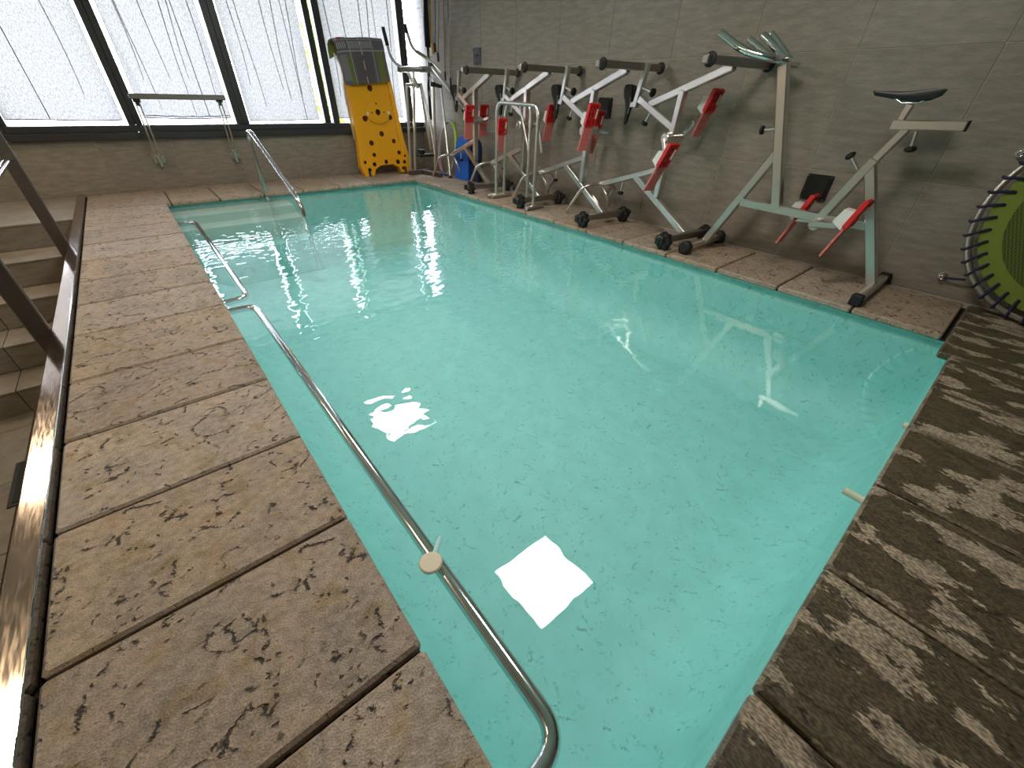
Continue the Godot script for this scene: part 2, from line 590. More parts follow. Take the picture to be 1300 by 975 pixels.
func build_shell() -> void:
	var t := setting("ceiling", "plain white ceiling above the pool room")
	var st := begin()
	add_box(st, Vector3((LEFT_X + WALL_X) / 2, CEIL + 0.1, (WALL_Z + BACK_Z) / 2), Vector3(WALL_X - LEFT_X + 0.8, 0.2, BACK_Z - WALL_Z + 0.8), 0.002)
	put(t, "ceiling_slab", st.commit(), M.ceiling_paint)
	t = setting("wall_left", "plain painted wall beyond the stairs")
	st = begin()
	add_box(st, Vector3(LEFT_X - 0.1, (CEIL + LOWER) / 2, (WALL_Z + BACK_Z) / 2), Vector3(0.2, CEIL - LOWER, BACK_Z - WALL_Z), 0.002)
	put(t, "wall_surface", st.commit(), M.wall_paint)
	t = setting("wall_back", "plain painted wall behind the near pool end")
	st = begin()
	add_box(st, Vector3((LEFT_X + WALL_X) / 2, (CEIL + LOWER) / 2, BACK_Z + 0.1), Vector3(WALL_X - LEFT_X + 0.4, CEIL - LOWER, 0.2), 0.002)
	put(t, "wall_surface", st.commit(), M.wall_paint)
	t = setting("floor", "tiled lower floor at the foot of the stairs")
	st = begin()
	add_box(st, Vector3((LEFT_X - 0.2 - 0.55) / 2, LOWER - 0.1, (WALL_Z + BACK_Z) / 2), Vector3(-0.6 - LEFT_X + 0.4, 0.2, BACK_Z - WALL_Z + 0.4), 0.002)
	put(t, "floor_surface", st.commit(), M.grout)
	# lower floor tiles
	var zz := -4.2
	while zz < BACK_Z:
		var xx := -2.25
		while xx < -0.60:
			put(t, "floor_tile", box_mesh(Vector3(minf(0.545, -0.562 - xx), 0.012, 0.595), 0.002), M["tile_%d" % rng.randi_range(0, 2)], Vector3(xx + minf(0.545, -0.562 - xx) / 2, LOWER + 0.006, zz + 0.3))
			xx += 0.55
		zz += 0.6

const TS := 0.622
func build_wall_right() -> void:
	var t := setting("wall_right", "grey-brown large square tiled wall behind the water bikes")
	var st := begin()
	add_box(st, Vector3(WALL_X + 0.1035, (CEIL + LOWER) / 2, (WALL_Z + BACK_Z) / 2), Vector3(0.2, CEIL - LOWER, BACK_Z - WALL_Z), 0.002)
	put(t, "wall_backing", st.commit(), M.grout)
	var ys := [0.05, 0.63, 1.252, 1.874, CEIL]
	var z := -0.43 - TS * 10.0
	while z < BACK_Z:
		var za := maxf(z, WALL_Z + 0.002)
		var zb := minf(z + TS, BACK_Z)
		if zb - za > 0.03:
			for r in 4:
				var h: float = ys[r + 1] - ys[r] - 0.004
				put(t, "tile", box_mesh(Vector3(0.012, h, zb - za - 0.004), 0.0015), M["tile_%d" % rng.randi_range(0, 2)], Vector3(WALL_X + 0.006, (ys[r] + ys[r + 1]) / 2, (za + zb) / 2))
		z += TS

func build_wall_far() -> void:
	var t := setting("wall_far", "low tiled wall under the window row")
	var st := begin()
	add_box(st, Vector3((LEFT_X + WALL_X) / 2, (0.535 + LOWER) / 2, WALL_Z - 0.1035), Vector3(WALL_X - LEFT_X + 0.4, 0.535 - LOWER, 0.2), 0.002)
	put(t, "wall_backing", st.commit(), M.grout)
	st = begin()
	add_box(st, Vector3((LEFT_X + WALL_X) / 2, (2.08 + CEIL) / 2, WALL_Z - 0.11), Vector3(WALL_X - LEFT_X + 0.4, CEIL - 2.08, 0.22), 0.002)
	put(t, "lintel", st.commit(), M.wall_paint)
	var x := WALL_X - TS * 10.0
	while x < WALL_X - 0.01:
		var xa := maxf(x, LEFT_X)
		put(t, "tile", box_mesh(Vector3(minf(x + TS, WALL_X) - xa - 0.004, 0.485 - 0.004, 0.012), 0.0015), M["tile_%d" % rng.randi_range(0, 2)], Vector3((xa + minf(x + TS, WALL_X)) / 2, 0.05 + 0.2425, WALL_Z - 0.006))
		x += TS

# each: x of clear opening left, right
var WIN := [[-1.72, -0.83], [-0.77, 0.10], [0.215, 1.08], [1.215, 2.09], [2.28, 3.255], [3.36, 3.50]]
func build_windows() -> void:
	var y0 := 0.535
	var y1 := 0.655
	var yt := 2.02
	for k in WIN.size():
		var a: float = WIN[k][0]
		var b: float = WIN[k][1]
		var t := setting("window_%d" % (k + 1), ["tall dark framed window over the stair landing", "tall window beside the stair landing behind a white screen", "tall window behind the fold-down wall bar", "tall window behind the steps handrail", "tall window behind the yellow float", "narrow uncovered window strip in the corner"][k], Vector3((a + b) / 2, y0, WALL_Z))
		var left: float = LEFT_X if k == 0 else (WIN[k - 1][1] + a) / 2
		var right: float = WALL_X if k == WIN.size() - 1 else (WIN[k + 1][0] + b) / 2
		var st := begin()
		var dz := -0.07
		add_box(st, Vector3((left + right) / 2, (y0 + 0.06) - 0.03, WALL_Z + 0.0), Vector3(right - left, 0.06, 0.10), 0.004)
		add_box(st, Vector3((left + right) / 2, (y0 + 0.06 + y1) / 2, WALL_Z - 0.045), Vector3(right - left, y1 - y0 - 0.06, 0.12), 0.004)
		add_box(st, Vector3((left + right) / 2, (yt + 2.08) / 2, WALL_Z - 0.045), Vector3(right - left, 2.08 - yt, 0.12), 0.004)
		if k == 4: left = 2.20
		if k == 3: right = 2.16
		add_box(st, Vector3((left + a) / 2, (y1 + yt) / 2, WALL_Z + dz), Vector3(maxf(a - left, 0.01), yt - y1, 0.10), 0.004)
		if right - b > 0.005:
			add_box(st, Vector3((right + b) / 2, (y1 + yt) / 2, WALL_Z + dz), Vector3(right - b, yt - y1, 0.10), 0.004)
		putw(t, "window_frame", st.commit(), M.frame_grey)
		st = begin()
		add_box(st, Vector3((a + b) / 2, (y1 + yt) / 2, WALL_Z - 0.10), Vector3(b - a, yt - y1, 0.0), 0.0)
		var g := begin()
		quad(g, Vector3(a, y1, WALL_Z - 0.10), Vector3(b, y1, WALL_Z - 0.10), Vector3(b, yt, WALL_Z - 0.10), Vector3(a, yt, WALL_Z - 0.10), Vector3(0, 0, 1))
		putw(t, "pane", g.commit(), M.glass)

func slab(t: Node3D, x0: float, x1: float, z0: float, z1: float, m: String) -> void:
	var j := 0.005
	var dy := rng.randf_range(-0.0012, 0.0012)
	put(t, "slab", box_mesh(Vector3(x1 - x0 - j * 2, 0.034, z1 - z0 - j * 2), 0.007), M[m], Vector3((x0 + x1) / 2, DECK - 0.017 + dy, (z0 + z1) / 2))

func build_deck() -> void:
	var t := setting("pool_deck", "deck of weathered beige stone slabs around the pool")
	# bedding under the slabs, a little back from the water
	var st := begin()
	var yb := 0.017
	for r in [[-0.50, P_X0 - 0.002, WALL_Z, BACK_Z], [P_X1 + 0.006, WALL_X + 0.01, WALL_Z, BACK_Z], [P_X0 - 0.002, P_X1 + 0.006, WALL_Z, P_Z0 - 0.006], [P_X0 - 0.002, P_X1 + 0.006, P_Z1 + 0.006, BACK_Z]]:
		add_box(st, Vector3((r[0] + r[1]) / 2, (yb - 0.9) / 2, (r[2] + r[3]) / 2), Vector3(r[1] - r[0], yb + 0.9, r[3] - r[2]), 0.002)
	put(t, "bedding", st.commit(), M.joint)
	var v := 0
	# left run
	var L := [1.28, 0.86, 0.44, 0.03, -0.38, -0.785, -1.19, -1.61, -2.02, -2.48, -2.89, -3.29, -3.73, -4.16, -4.58, -4.99, -5.43]
	for k in L.size() - 1:
		slab(t, -0.497, 0.108, L[k + 1], L[k], "stone_%d" % (k % 3))
	# far run
	var X := [-0.497, 0.145, 0.56, 0.985, 1.40, 1.83, 2.25, 2.67, 3.10, WALL_X - 0.02]
	for k in X.size() - 1:
		slab(t, X[k], X[k + 1], WALL_Z + 0.004, -5.44, "stone_%d" % ((k + 1) % 3))
	# right run
	var z := 0.035
	var k := 0
	while z > -5.42:
		var zb := maxf(z - 0.402, -5.44)
		slab(t, 2.838, WALL_X - 0.025, zb, z, "stone_%d" % ((k + 2) % 3))
		z -= 0.402
		k += 1
	# near run, wet
	var E := [0.108, 0.565, 0.965, 1.39, 1.81, 2.20, 2.60, 3.02, WALL_X - 0.02]
	for q in E.size() - 1:
		slab(t, E[q], E[q + 1], 0.088 if E[q] < 2.3 else (0.088 if E[q] < 2.55 else 0.045), 0.72, "wet_stone_%d" % (q % 2))
		slab(t, E[q], E[q + 1], 0.72, 1.28, "wet_stone_%d" % ((q + 1) % 2))
	for q in E.size() - 1:
		slab(t, E[q], E[q + 1], 1.28, 1.92, "stone_%d" % (q % 3))
		slab(t, E[q], E[q + 1], 1.92, 2.55, "stone_%d" % ((q + 1) % 3))
		slab(t, E[q], E[q + 1], 2.55, BACK_Z - 0.01, "stone_%d" % ((q + 2) % 3))
	for q in 4: slab(t, -0.497, 0.108, 1.28 + q * 0.475, 1.755 + q * 0.475, "stone_%d" % (q % 3))
	# steel edge towards the stairs
	t = setting("trim_1", "brushed steel edge profile between the slabs and the stairs")
	st = begin()
	add_box(st, Vector3(-0.531, 0.024, (WALL_Z + BACK_Z) / 2), Vector3(0.058, 0.09, BACK_Z - WALL_Z - 0.01), 0.004)
	put(t, "edge_profile", st.commit(), M.steel_trim)
	st = begin()
	add_box(st, Vector3(-0.5025, 0.047, (WALL_Z + BACK_Z) / 2), Vector3(0.006, 0.05, BACK_Z - WALL_Z - 0.02), 0.002)
	put(t, "edge_lip", st.commit(), M.chrome)
	t = setting("wall_plinth", "tiled retaining wall under the steel edge")
	st = begin()
	add_box(st, Vector3(-0.531, (LOWER - 0.01) / 2 , (WALL_Z + BACK_Z) / 2), Vector3(0.054, -LOWER - 0.03, BACK_Z - WALL_Z - 0.01), 0.002)
	put(t, "wall_surface", st.commit(), M.tile_0)

func build_pool() -> void:
	var t := setting("pool_basin", "turquoise marbled pool lining")
	var st := begin()
	var w := 0.06
	add_box(st, Vector3((P_X0 + P_X1) / 2, DEPTH - 0.05, (P_Z0 + P_Z1) / 2), Vector3(P_X1 - P_X0 + 0.2, 0.1, P_Z1 - P_Z0 + 0.2), 0.001)
	put(t, "basin_floor", st.commit(), M.liner)
	for s in [["x", P_X0 - w / 2], ["x", P_X1 + w / 2], ["z", P_Z0 - w / 2], ["z", P_Z1 + w / 2]]:
		st = begin()
		if s[0] == "x": add_box(st, Vector3(s[1], (DEPTH + 0.006) / 2, (P_Z0 + P_Z1) / 2), Vector3(w, 0.006 - DEPTH, P_Z1 - P_Z0 + 0.1), 0.001)
		else: add_box(st, Vector3((P_X0 + P_X1) / 2, (DEPTH + 0.006) / 2, s[1]), Vector3(P_X1 - P_X0, 0.006 - DEPTH, w), 0.001)
		# rounded foot of the wall
		var cr := 0.30
		var inw := 1.0 if s[1] < 0.1 and s[0] == "x" or s[1] < -5.0 else -1.0
		var wp: float = s[1] + inw * w / 2
		for k in 10:
			var q := []
			for e in 2:
				var an := PI / 2 * (k + e) / 10.0
				var off := wp + inw * (cr - cr * cos(an))
				var yy := DEPTH + 0.001 + cr - cr * sin(an)
				var nn := Vector3(inw * cos(an), sin(an), 0) if s[0] == "x" else Vector3(0, sin(an), inw * cos(an))
				if s[0] == "x": q.append([Vector3(off, yy, P_Z0), Vector3(off, yy, P_Z1), nn])
				else: q.append([Vector3(P_X0, yy, off), Vector3(P_X1, yy, off), nn])
			vtri(st, q[0][0], q[0][1], q[1][1], q[0][2], q[0][2], q[1][2])
			vtri(st, q[0][0], q[1][1], q[1][0], q[0][2], q[1][2], q[1][2])
		put(t, "basin_wall", st.commit(), M.liner)
	for k in 3:
		st = begin()
		var top: float = [-0.045, -0.125, -0.30][k]
		var front: float = [-5.20, -4.98, -4.72][k]
		var wid: float = [1.10, 1.12, 1.14][k]
		add_box(st, Vector3(P_X0 + wid / 2, (top + DEPTH) / 2, (P_Z0 + front) / 2), Vector3(wid, top - DEPTH, front - P_Z0), 0.006)
		put(t, "step", st.commit(), M.step_white if k < 2 else M.liner)
	# water surface with small ripples, livelier towards the window end
	var o := MeshInstance3D.new()
	o.name = "pool_water"
	var nx := 190
	var nz := 420
	var n1 := FastNoiseLite.new()
	n1.seed = 3; n1.frequency = 1.0; n1.fractal_octaves = 2
	var n2 := FastNoiseLite.new()
	n2.seed = 4; n2.frequency = 1.0; n2.fractal_octaves = 1
	var V := PackedVector3Array(); V.resize((nx + 1) * (nz + 1))
	var Nn := PackedVector3Array(); Nn.resize((nx + 1) * (nz + 1))
	var H := PackedFloat32Array(); H.resize((nx + 1) * (nz + 1))
	var sx := (P_X1 - P_X0) / nx
	var sz := (P_Z1 - P_Z0) / nz
	for j in nz + 1:
		var zz := P_Z0 + sz * j
		var live := lerpf(1.0, 0.13, smoothstep(-2.6, -0.25, zz))
		var band := smoothstep(-5.4, -4.8, zz)
		for i in nx + 1:
			var xx := P_X0 + sx * i
			var h := n1.get_noise_2d(xx * 5.0, zz * 13.0) * 0.0010 * live * (0.35 + 0.65 * band)
			h += n2.get_noise_2d(xx * 12.0 + 40.0, zz * 22.0) * 0.0006 * live
			h += n2.get_noise_2d(xx * 1.7 + 7.0, zz * 2.3) * 0.0007
			H[j * (nx + 1) + i] = h
			V[j * (nx + 1) + i] = Vector3(xx, h, zz)
	var idx := PackedInt32Array()
	idx.resize(nx * nz * 6)
	var q := 0
	for j in nz + 1:
		for i in nx + 1:
			var a := H[j * (nx + 1) + mini(i + 1, nx)] - H[j * (nx + 1) + maxi(i - 1, 0)]
			var b := H[mini(j + 1, nz) * (nx + 1) + i] - H[maxi(j - 1, 0) * (nx + 1) + i]
			Nn[j * (nx + 1) + i] = Vector3(-a / (2 * sx), 1.0, -b / (2 * sz)).normalized()
			if i < nx and j < nz:
				var p := j * (nx + 1) + i
				for e in [p, p + 1, p + nx + 2, p, p + nx + 2, p + nx + 1]:
					idx[q] = e
					q += 1
	var arr := []
	arr.resize(Mesh.ARRAY_MAX)
	arr[Mesh.ARRAY_VERTEX] = V
	arr[Mesh.ARRAY_NORMAL] = Nn
	arr[Mesh.ARRAY_INDEX] = idx
	var am := ArrayMesh.new()
	am.add_surface_from_arrays(Mesh.PRIMITIVE_TRIANGLES, arr)
	o.mesh = am
	o.material_override = M.water
	add_child(o)
	o.set_meta("label", "clear rippling turquoise water filling the pool")
	o.set_meta("category", "water")
	o.set_meta("kind", "stuff")

func build_stairs() -> void:
	var t := setting("stair_flight", "tiled stairs going down beside the steel edge")
	var fronts := [-5.12, -4.75, -4.43, -4.10, -3.78]
	var x0 := LEFT_X
	var x1 := -0.562
	for k in 5:
		var top := 0.05 - 0.19 * k
		var back: float = WALL_Z if k == 0 else fronts[k - 1]
		var st := begin()
		add_box(st, Vector3((x0 + x1) / 2, (top - 0.014 + LOWER) / 2, (back + fronts[k] - 0.012) / 2), Vector3(x1 - x0, top - 0.014 - LOWER, fronts[k] - 0.012 - back), 0.001)
		put(t, "step_core", st.commit(), M.grout)
		var x := x1
		while x > x0 + 0.05:
			var w := minf(0.60, x - x0)
			var rows := 2 if k == 0 else 1
			for r in rows:
				var d: float = (fronts[k] + 0.006 - back) / rows
				put(t, "tread", box_mesh(Vector3(w - 0.004, 0.014, d - 0.004), 0.002), M["tile_%d" % rng.randi_range(0, 2)], Vector3(x - w / 2, top - 0.007, back + d * (r + 0.5)))
			put(t, "riser", box_mesh(Vector3(w - 0.004, 0.174, 0.012), 0.0015), M["tile_%d" % rng.randi_range(0, 2)], Vector3(x - w / 2 , top - 0.014 - 0.088, fronts[k] - 0.006))
			x -= 0.60
	# railing posts on the steel edge
	var g := thing("stair_railing", "flat steel railing posts bolted to the steel edge above the stairs", "railing", Vector3(-0.625, -0.1, -3.4))
	for z in [-4.25, -2.60]:
		putw(g, "post", bar(Vector3(-0.598, -0.16, z), Vector3(-0.598, 1.02, z), 0.07, 0.02), M.dark_steel)
		putw(g, "post_bolt", lathe(Vector3(-0.598, -0.03, z + 0.008), Vector3.BACK, disc_profile(0.012, 0.01, 0.003), 10), M.steel)
	putw(g, "top_rail", bar(Vector3(-0.598, 1.03, -4.29), Vector3(-0.598, 1.03, -0.9), 0.05, 0.02), M.dark_steel)
	var pe := px(14, 197, 0, -0.60)
	var pf := px(0, 218, 0, -0.60)
	putw(g, "mid_rail", tube([pe, pe + (pf - pe).normalized() * 2.6], 0.016, 12), M.chrome)
	var dm := thing("door_mat", "small black mat on the lower floor by the stairs", "mat", Vector3(-0.99, LOWER + 0.012, -2.96))
	put(dm, "mat_pad", box_mesh(Vector3(0.36, 0.014, 0.38), 0.005), M.rubber, Vector3(0, 0.007, 0))
	put(dm, "border", box_mesh(Vector3(0.40, 0.008, 0.42), 0.003), M.black, Vector3(0, 0.004, 0))

func build_outside() -> void:
	var t := setting("ground_outside", "pale paving outside the windows")
	var st := begin()
	add_box(st, Vector3(1.0, -1.0, WALL_Z - 15.3), Vector3(60, 0.2, 30), 0.01)
	put(t, "paving", st.commit(), M.paving)
	for k in 2:
		var c := Vector3([2.42, 4.6][k], -0.9, [-7.0, -10.2][k])
		var s := thing("shrub", ["slender yellow-green shrub outside the gap between two windows", "yellow-green shrub outside behind the corner window"][k], "shrub", c, 0.0, "shrubs outside")
		put(s, "stem", tube([Vector3(0, 0, 0), Vector3(0.03, 0.6, 0.02), Vector3(0, 1.8, 0)], 0.02, 8), M.bark)
		var f := begin()
		for i in 1600:
			var d := Vector3(rng.randfn(), rng.randfn(), rng.randfn()).normalized() * pow(rng.randf(), 0.4)
			var p := Vector3(d.x * 0.13, 1.75 + d.y * 1.55, d.z * 0.13) if k == 0 else Vector3(d.x * 0.32, 1.0 + d.y * 0.95, d.z * 0.32)
			var B := Basis(Vector3(rng.randf() - 0.5, rng.randf() - 0.5, rng.randf() - 0.5).normalized(), rng.randf() * TAU)
			quad(f, p, p + B * Vector3(0.03, 0.03, 0), p + B * Vector3(0, 0.09, 0.01), p + B * Vector3(-0.03, 0.03, 0), B.z)
		put(s, "foliage", f.commit(), M.leaf)

# ------------------------------------------------------------------ curtains
func build_curtains() -> void:
	var z := WALL_Z - 0.055
	# left, right, bottom (metres), label, cords
	var list := [
		[-1.70, -0.86, 0.70, "white sun screen in the window over the stair landing", []],
		[-0.762, 0.072, 0.695, "white sun screen with one slanting dark seam at the stair landing window", [[-0.46, 0.705, -0.47, 2.0]]],
		[0.25, 1.048, 0.705, "creased white sun screen behind the fold-down wall bar", [[0.84, 0.72, 0.83, 2.0]]],
		[1.232, 2.035, 0.682, "creased white sun screen behind the pool steps handrail", [[1.88, 0.69, 1.86, 2.0]]],
		[2.29, 3.215, 0.705, "creased white sun screen behind the yellow float", [[2.95, 0.72, 2.95, 2.0]]],
	]
	for q in list.size():
		var a: float = list[q][0]
		var b: float = list[q][1]
		var y0: float = list[q][2]
		var t := thing("sun_screen", list[q][3], "curtain", Vector3((a + b) / 2, y0, z), 0.0, "white sun screens in the windows")
		var nn := FastNoiseLite.new()
		nn.seed = 60 + q
		nn.frequency = 1.0
		nn.fractal_octaves = 3
		var nx := 70
		var ny := 30
		var P := []
		var amp: float = [0.003, 0.003, 0.009, 0.009, 0.010][q]
		for j in ny + 1:
			var row := []
			for i in nx + 1:
				var u := float(i) / nx
				var v := float(j) / ny
				var y := lerpf(y0 + 0.006 * sin(u * 5.0 + q), 2.03, v)
				var x := lerpf(a, b, u)
				var d := nn.get_noise_2d(x * 7.0 + y * 0.9, y * 0.35) * amp * 1.6 + nn.get_noise_2d(x * 16.0, y * 0.8 + 9.0) * amp * 0.5
				row.append(Vector3(x, y, z + d))
			P.append(row)
		var st := begin()
		var nor := []
		for j in ny + 1:
			var row := []
			for i in nx + 1:
				var dx: Vector3 = P[j][mini(i + 1, nx)] - P[j][maxi(i - 1, 0)]
				var dy: Vector3 = P[mini(j + 1, ny)][i] - P[maxi(j - 1, 0)][i]
				row.append(dx.cross(dy).normalized())
			nor.append(row)
		for j in ny:
			for i in nx:
				vtri(st, P[j][i], P[j][i + 1], P[j + 1][i + 1], nor[j][i], nor[j][i + 1], nor[j + 1][i + 1])
				vtri(st, P[j][i], P[j + 1][i + 1], P[j + 1][i], nor[j][i], nor[j + 1][i + 1], nor[j + 1][i])
		putw(t, "cloth", st.commit(), M.curtain)
		var hem := []
		for i in range(0, nx + 1, 2): hem.append(P[0][i] + Vector3(0, 0.004, 0.002))
		putw(t, "hem", tube(hem, 0.0042, 6), M.cord_dark)
		for s in [0, nx]:
			var side := []
			for j in ny + 1: side.append(P[j][s])
			putw(t, "edge_seam", tube(side, 0.0022, 5), M.cord_dark)
		for pl in [0, 1, 6, 5, 5][q]:
			var u0: float = (pl + 0.5 + 0.35 * sin(pl * 2.3 + q)) / [1, 1, 6, 5, 5][q]
			var ylow := lerpf(y0 + 0.02, y0 + 0.35, absf(sin(pl * 1.7 + q * 0.6)))
			var ps := begin()
			for j in 16:
				var pts := []
				for e in 2:
					var f := (j + e) / 16.0
					var yy := lerpf(ylow, 2.02, f)
					var xx: float = lerpf(a + 0.03, b - 0.05, u0) + 0.012 * sin(f * 5.0 + pl) - 0.03 * f * sin(pl * 1.3)
					var hw := 0.0022 + 0.0022 * f
					pts.append([Vector3(xx - hw, yy, z + 0.0215), Vector3(xx + hw, yy, z + 0.0215)])
				quad(ps, pts[0][0], pts[0][1], pts[1][1], pts[1][0], Vector3.BACK)
				quad(ps, pts[0][1], pts[0][1] - Vector3(0.003, 0, 0.012), pts[1][1] - Vector3(0.003, 0, 0.012), pts[1][1], Vector3.BACK)
				quad(ps, pts[0][0], pts[0][0] - Vector3(-0.003, 0, 0.012), pts[1][0] - Vector3(-0.003, 0, 0.012), pts[1][0], Vector3.BACK)
			putw(t, "pleat", ps.commit(), M.curtain)
		if q == 2: putw(t, "hem", tube(hem.map(func(v): return v + Vector3(0, 0.022 + 0.003 * sin(v.x * 40.0), 0.003)), 0.0035, 6), M.cord_dark)
		for c in list[q][4]:
			putw(t, "seam_cord", tube([Vector3(c[0], c[1], z + 0.014), Vector3((c[0] + c[2]) / 2 + 0.004, (c[1] + c[3]) / 2, z + 0.016), Vector3(c[2], c[3], z + 0.014)], 0.0035, 6), M.cord_dark)

# ------------------------------------------------------------------ bikes
func saddle_mesh(rear: Vector3, nose: Vector3, up: Vector3) -> ArrayMesh:
	# loft from the wide rear to the narrow nose
	var st := begin()
	var ey := (up - (nose - rear).normalized() * up.dot((nose - rear).normalized())).normalized()
	var ex := ey.cross((nose - rear).normalized()).normalized()
	var sec := [[0.0, 0.030, 0.000, 0.016], [0.03, 0.062, 0.003, 0.036], [0.14, 0.075, 0.004, 0.054], [0.30, 0.068, 0.0, 0.056], [0.45, 0.046, -0.004, 0.050], [0.60, 0.030, -0.005, 0.042], [0.80, 0.023, -0.002, 0.032], [0.95, 0.019, 0.002, 0.028], [1.0, 0.009, 0.004, 0.014]]
	var rings := []
	var S := 14
	for s in sec:
		var c: Vector3 = rear.lerp(nose, s[0]) + ey * (s[2] - s[3] * 0.5)
		var ring := []
		for k in S:
			var a := TAU * k / S
			var dip := 0.0
			if sin(a) > 0.3: dip = -0.006 * (1.0 - absf(cos(a)))
			ring.append(c + ex * cos(a) * s[1] + ey * (sin(a) * s[3] * 0.5 + dip))
		rings.append(ring)
	for i in rings.size() - 1:
		for k in S:
			var l := (k + 1) % S
			var ci: Vector3 = rear.lerp(nose, sec[i][0]) + ey * (sec[i][2] - sec[i][3] * 0.5)
			var cj: Vector3 = rear.lerp(nose, sec[i + 1][0]) + ey * (sec[i + 1][2] - sec[i + 1][3] * 0.5)
			var n0: Vector3 = (rings[i][k] - ci).normalized()
			var n1: Vector3 = (rings[i][l] - ci).normalized()
			var n2: Vector3 = (rings[i + 1][l] - cj).normalized()
			var n3: Vector3 = (rings[i + 1][k] - cj).normalized()
			vtri(st, rings[i][k], rings[i][l], rings[i + 1][l], n0, n1, n2)
			vtri(st, rings[i][k], rings[i + 1][l], rings[i + 1][k], n0, n2, n3)
	for e in [0, rings.size() - 1]:
		var d := (rear - nose).normalized() * (1.0 if e == 0 else -1.0)
		for k in range(1, S - 1): tri(st, rings[e][0], rings[e][k], rings[e][k + 1], d)
	return st.commit()

func add_knob(t: Node3D, a: Vector3, b: Vector3, r := 0.026) -> void:
	var k := put(t, "knob", lathe(b, b - a, [Vector2(0, -0.004), Vector2(r * 0.5, -0.002), Vector2(r, 0.006), Vector2(r, 0.018), Vector2(r * 0.6, 0.026), Vector2(0, 0.028)], 12), M.black)
	put(k, "knob_stem", tube([a, b], 0.009, 8), M.steel)

func P3(w: float, u: float, v: float) -> Vector3: return Vector3(w, v - DECK, u)

# pedal plate: from a to b in the (u,v) plane, across w, with «face» the side that is looked at
func add_pedal(t: Node3D, w: float, a: Vector2, b: Vector2, flip := 1.0) -> void:
	var A := P3(w, a.x, a.y)
	var B := P3(w, b.x, b.y)
	var d := (B - A).normalized()
	var X := Vector3.RIGHT
	var N := X.cross(d).normalized() * -flip
	var L := A.distance_to(B)
	var st := begin()
	var bas := Basis(X, d, X.cross(d))
	# upper cage: two cheeks, rungs
	for s in [-1, 1]:
		add_box(st, A + d * L * 0.23 + X * s * 0.047, Vector3(0.016, L * 0.46, 0.030), 0.004, bas)
	for k in 4:
		add_box(st, A + d * L * (0.02 + 0.145 * k), Vector3(0.10, 0.018, 0.022), 0.004, bas)
	add_box(st, A + d * L * 0.23 - N * 0.008, Vector3(0.10, L * 0.46, 0.008), 0.002, bas)
	for s in [-0.5, 0.5]:
		add_box(st, A + d * L * 0.23 + X * s * 0.034 + N * 0.004, Vector3(0.012, L * 0.40, 0.014), 0.003, bas)
	var p := put(t, "pedal", st.commit(), M.red)
	# lower translucent grid
	st = begin()
	for k in 6:
		add_box(st, A + d * L * 0.73 + X * (-0.045 + 0.018 * k), Vector3(0.007, L * 0.52, 0.012), 0.002, bas)
	for k in 5:
		add_box(st, A + d * L * (0.50 + 0.123 * k), Vector3(0.10, 0.006, 0.012), 0.002, bas)
	add_box(st, A + d * L * 0.73 - N * 0.005, Vector3(0.10, L * 0.54, 0.004), 0.001, bas)
	put(p, "foot_grid", st.commit(), M.red_clear)
	st = begin()
	add_box(st, A + d * L * 0.20 + X * 0.034 + N * 0.0135, Vector3(0.014, L * 0.20, 0.008), 0.002, bas)
	put(p, "reflector", st.commit(), M.cream)
	# white bearing block behind the plate
	st = begin()
	add_prism(st, A + d * L * 0.36 - N * 0.012 - X * 0.036, -N, d, X, PackedVector2Array([Vector2(0, -0.055), Vector2(0.055, -0.045), Vector2(0.065, 0.035), Vector2(0, 0.055)]), 0.072)
	put(p, "bearing_block", st.commit(), M.white)

func chunky_wheel(t: Node3D, c: Vector3, r: float) -> void:
	var st := begin()
	add_lathe(st, c - Vector3(0.024, 0, 0), Vector3.RIGHT, [Vector2(0, 0), Vector2(r * 0.72, 0), Vector2(r, 0.010), Vector2(r, 0.038), Vector2(r * 0.72, 0.048), Vector2(0, 0.048)], 14)
	for k in 7:
		var a := TAU * k / 7
		add_box(st, c + Vector3(0, sin(a), cos(a)) * r * 0.86, Vector3(0.054, 0.026, 0.026), 0.005, Basis(Vector3.RIGHT, a))
	put(t, "wheel", st.commit(), M.rubber)

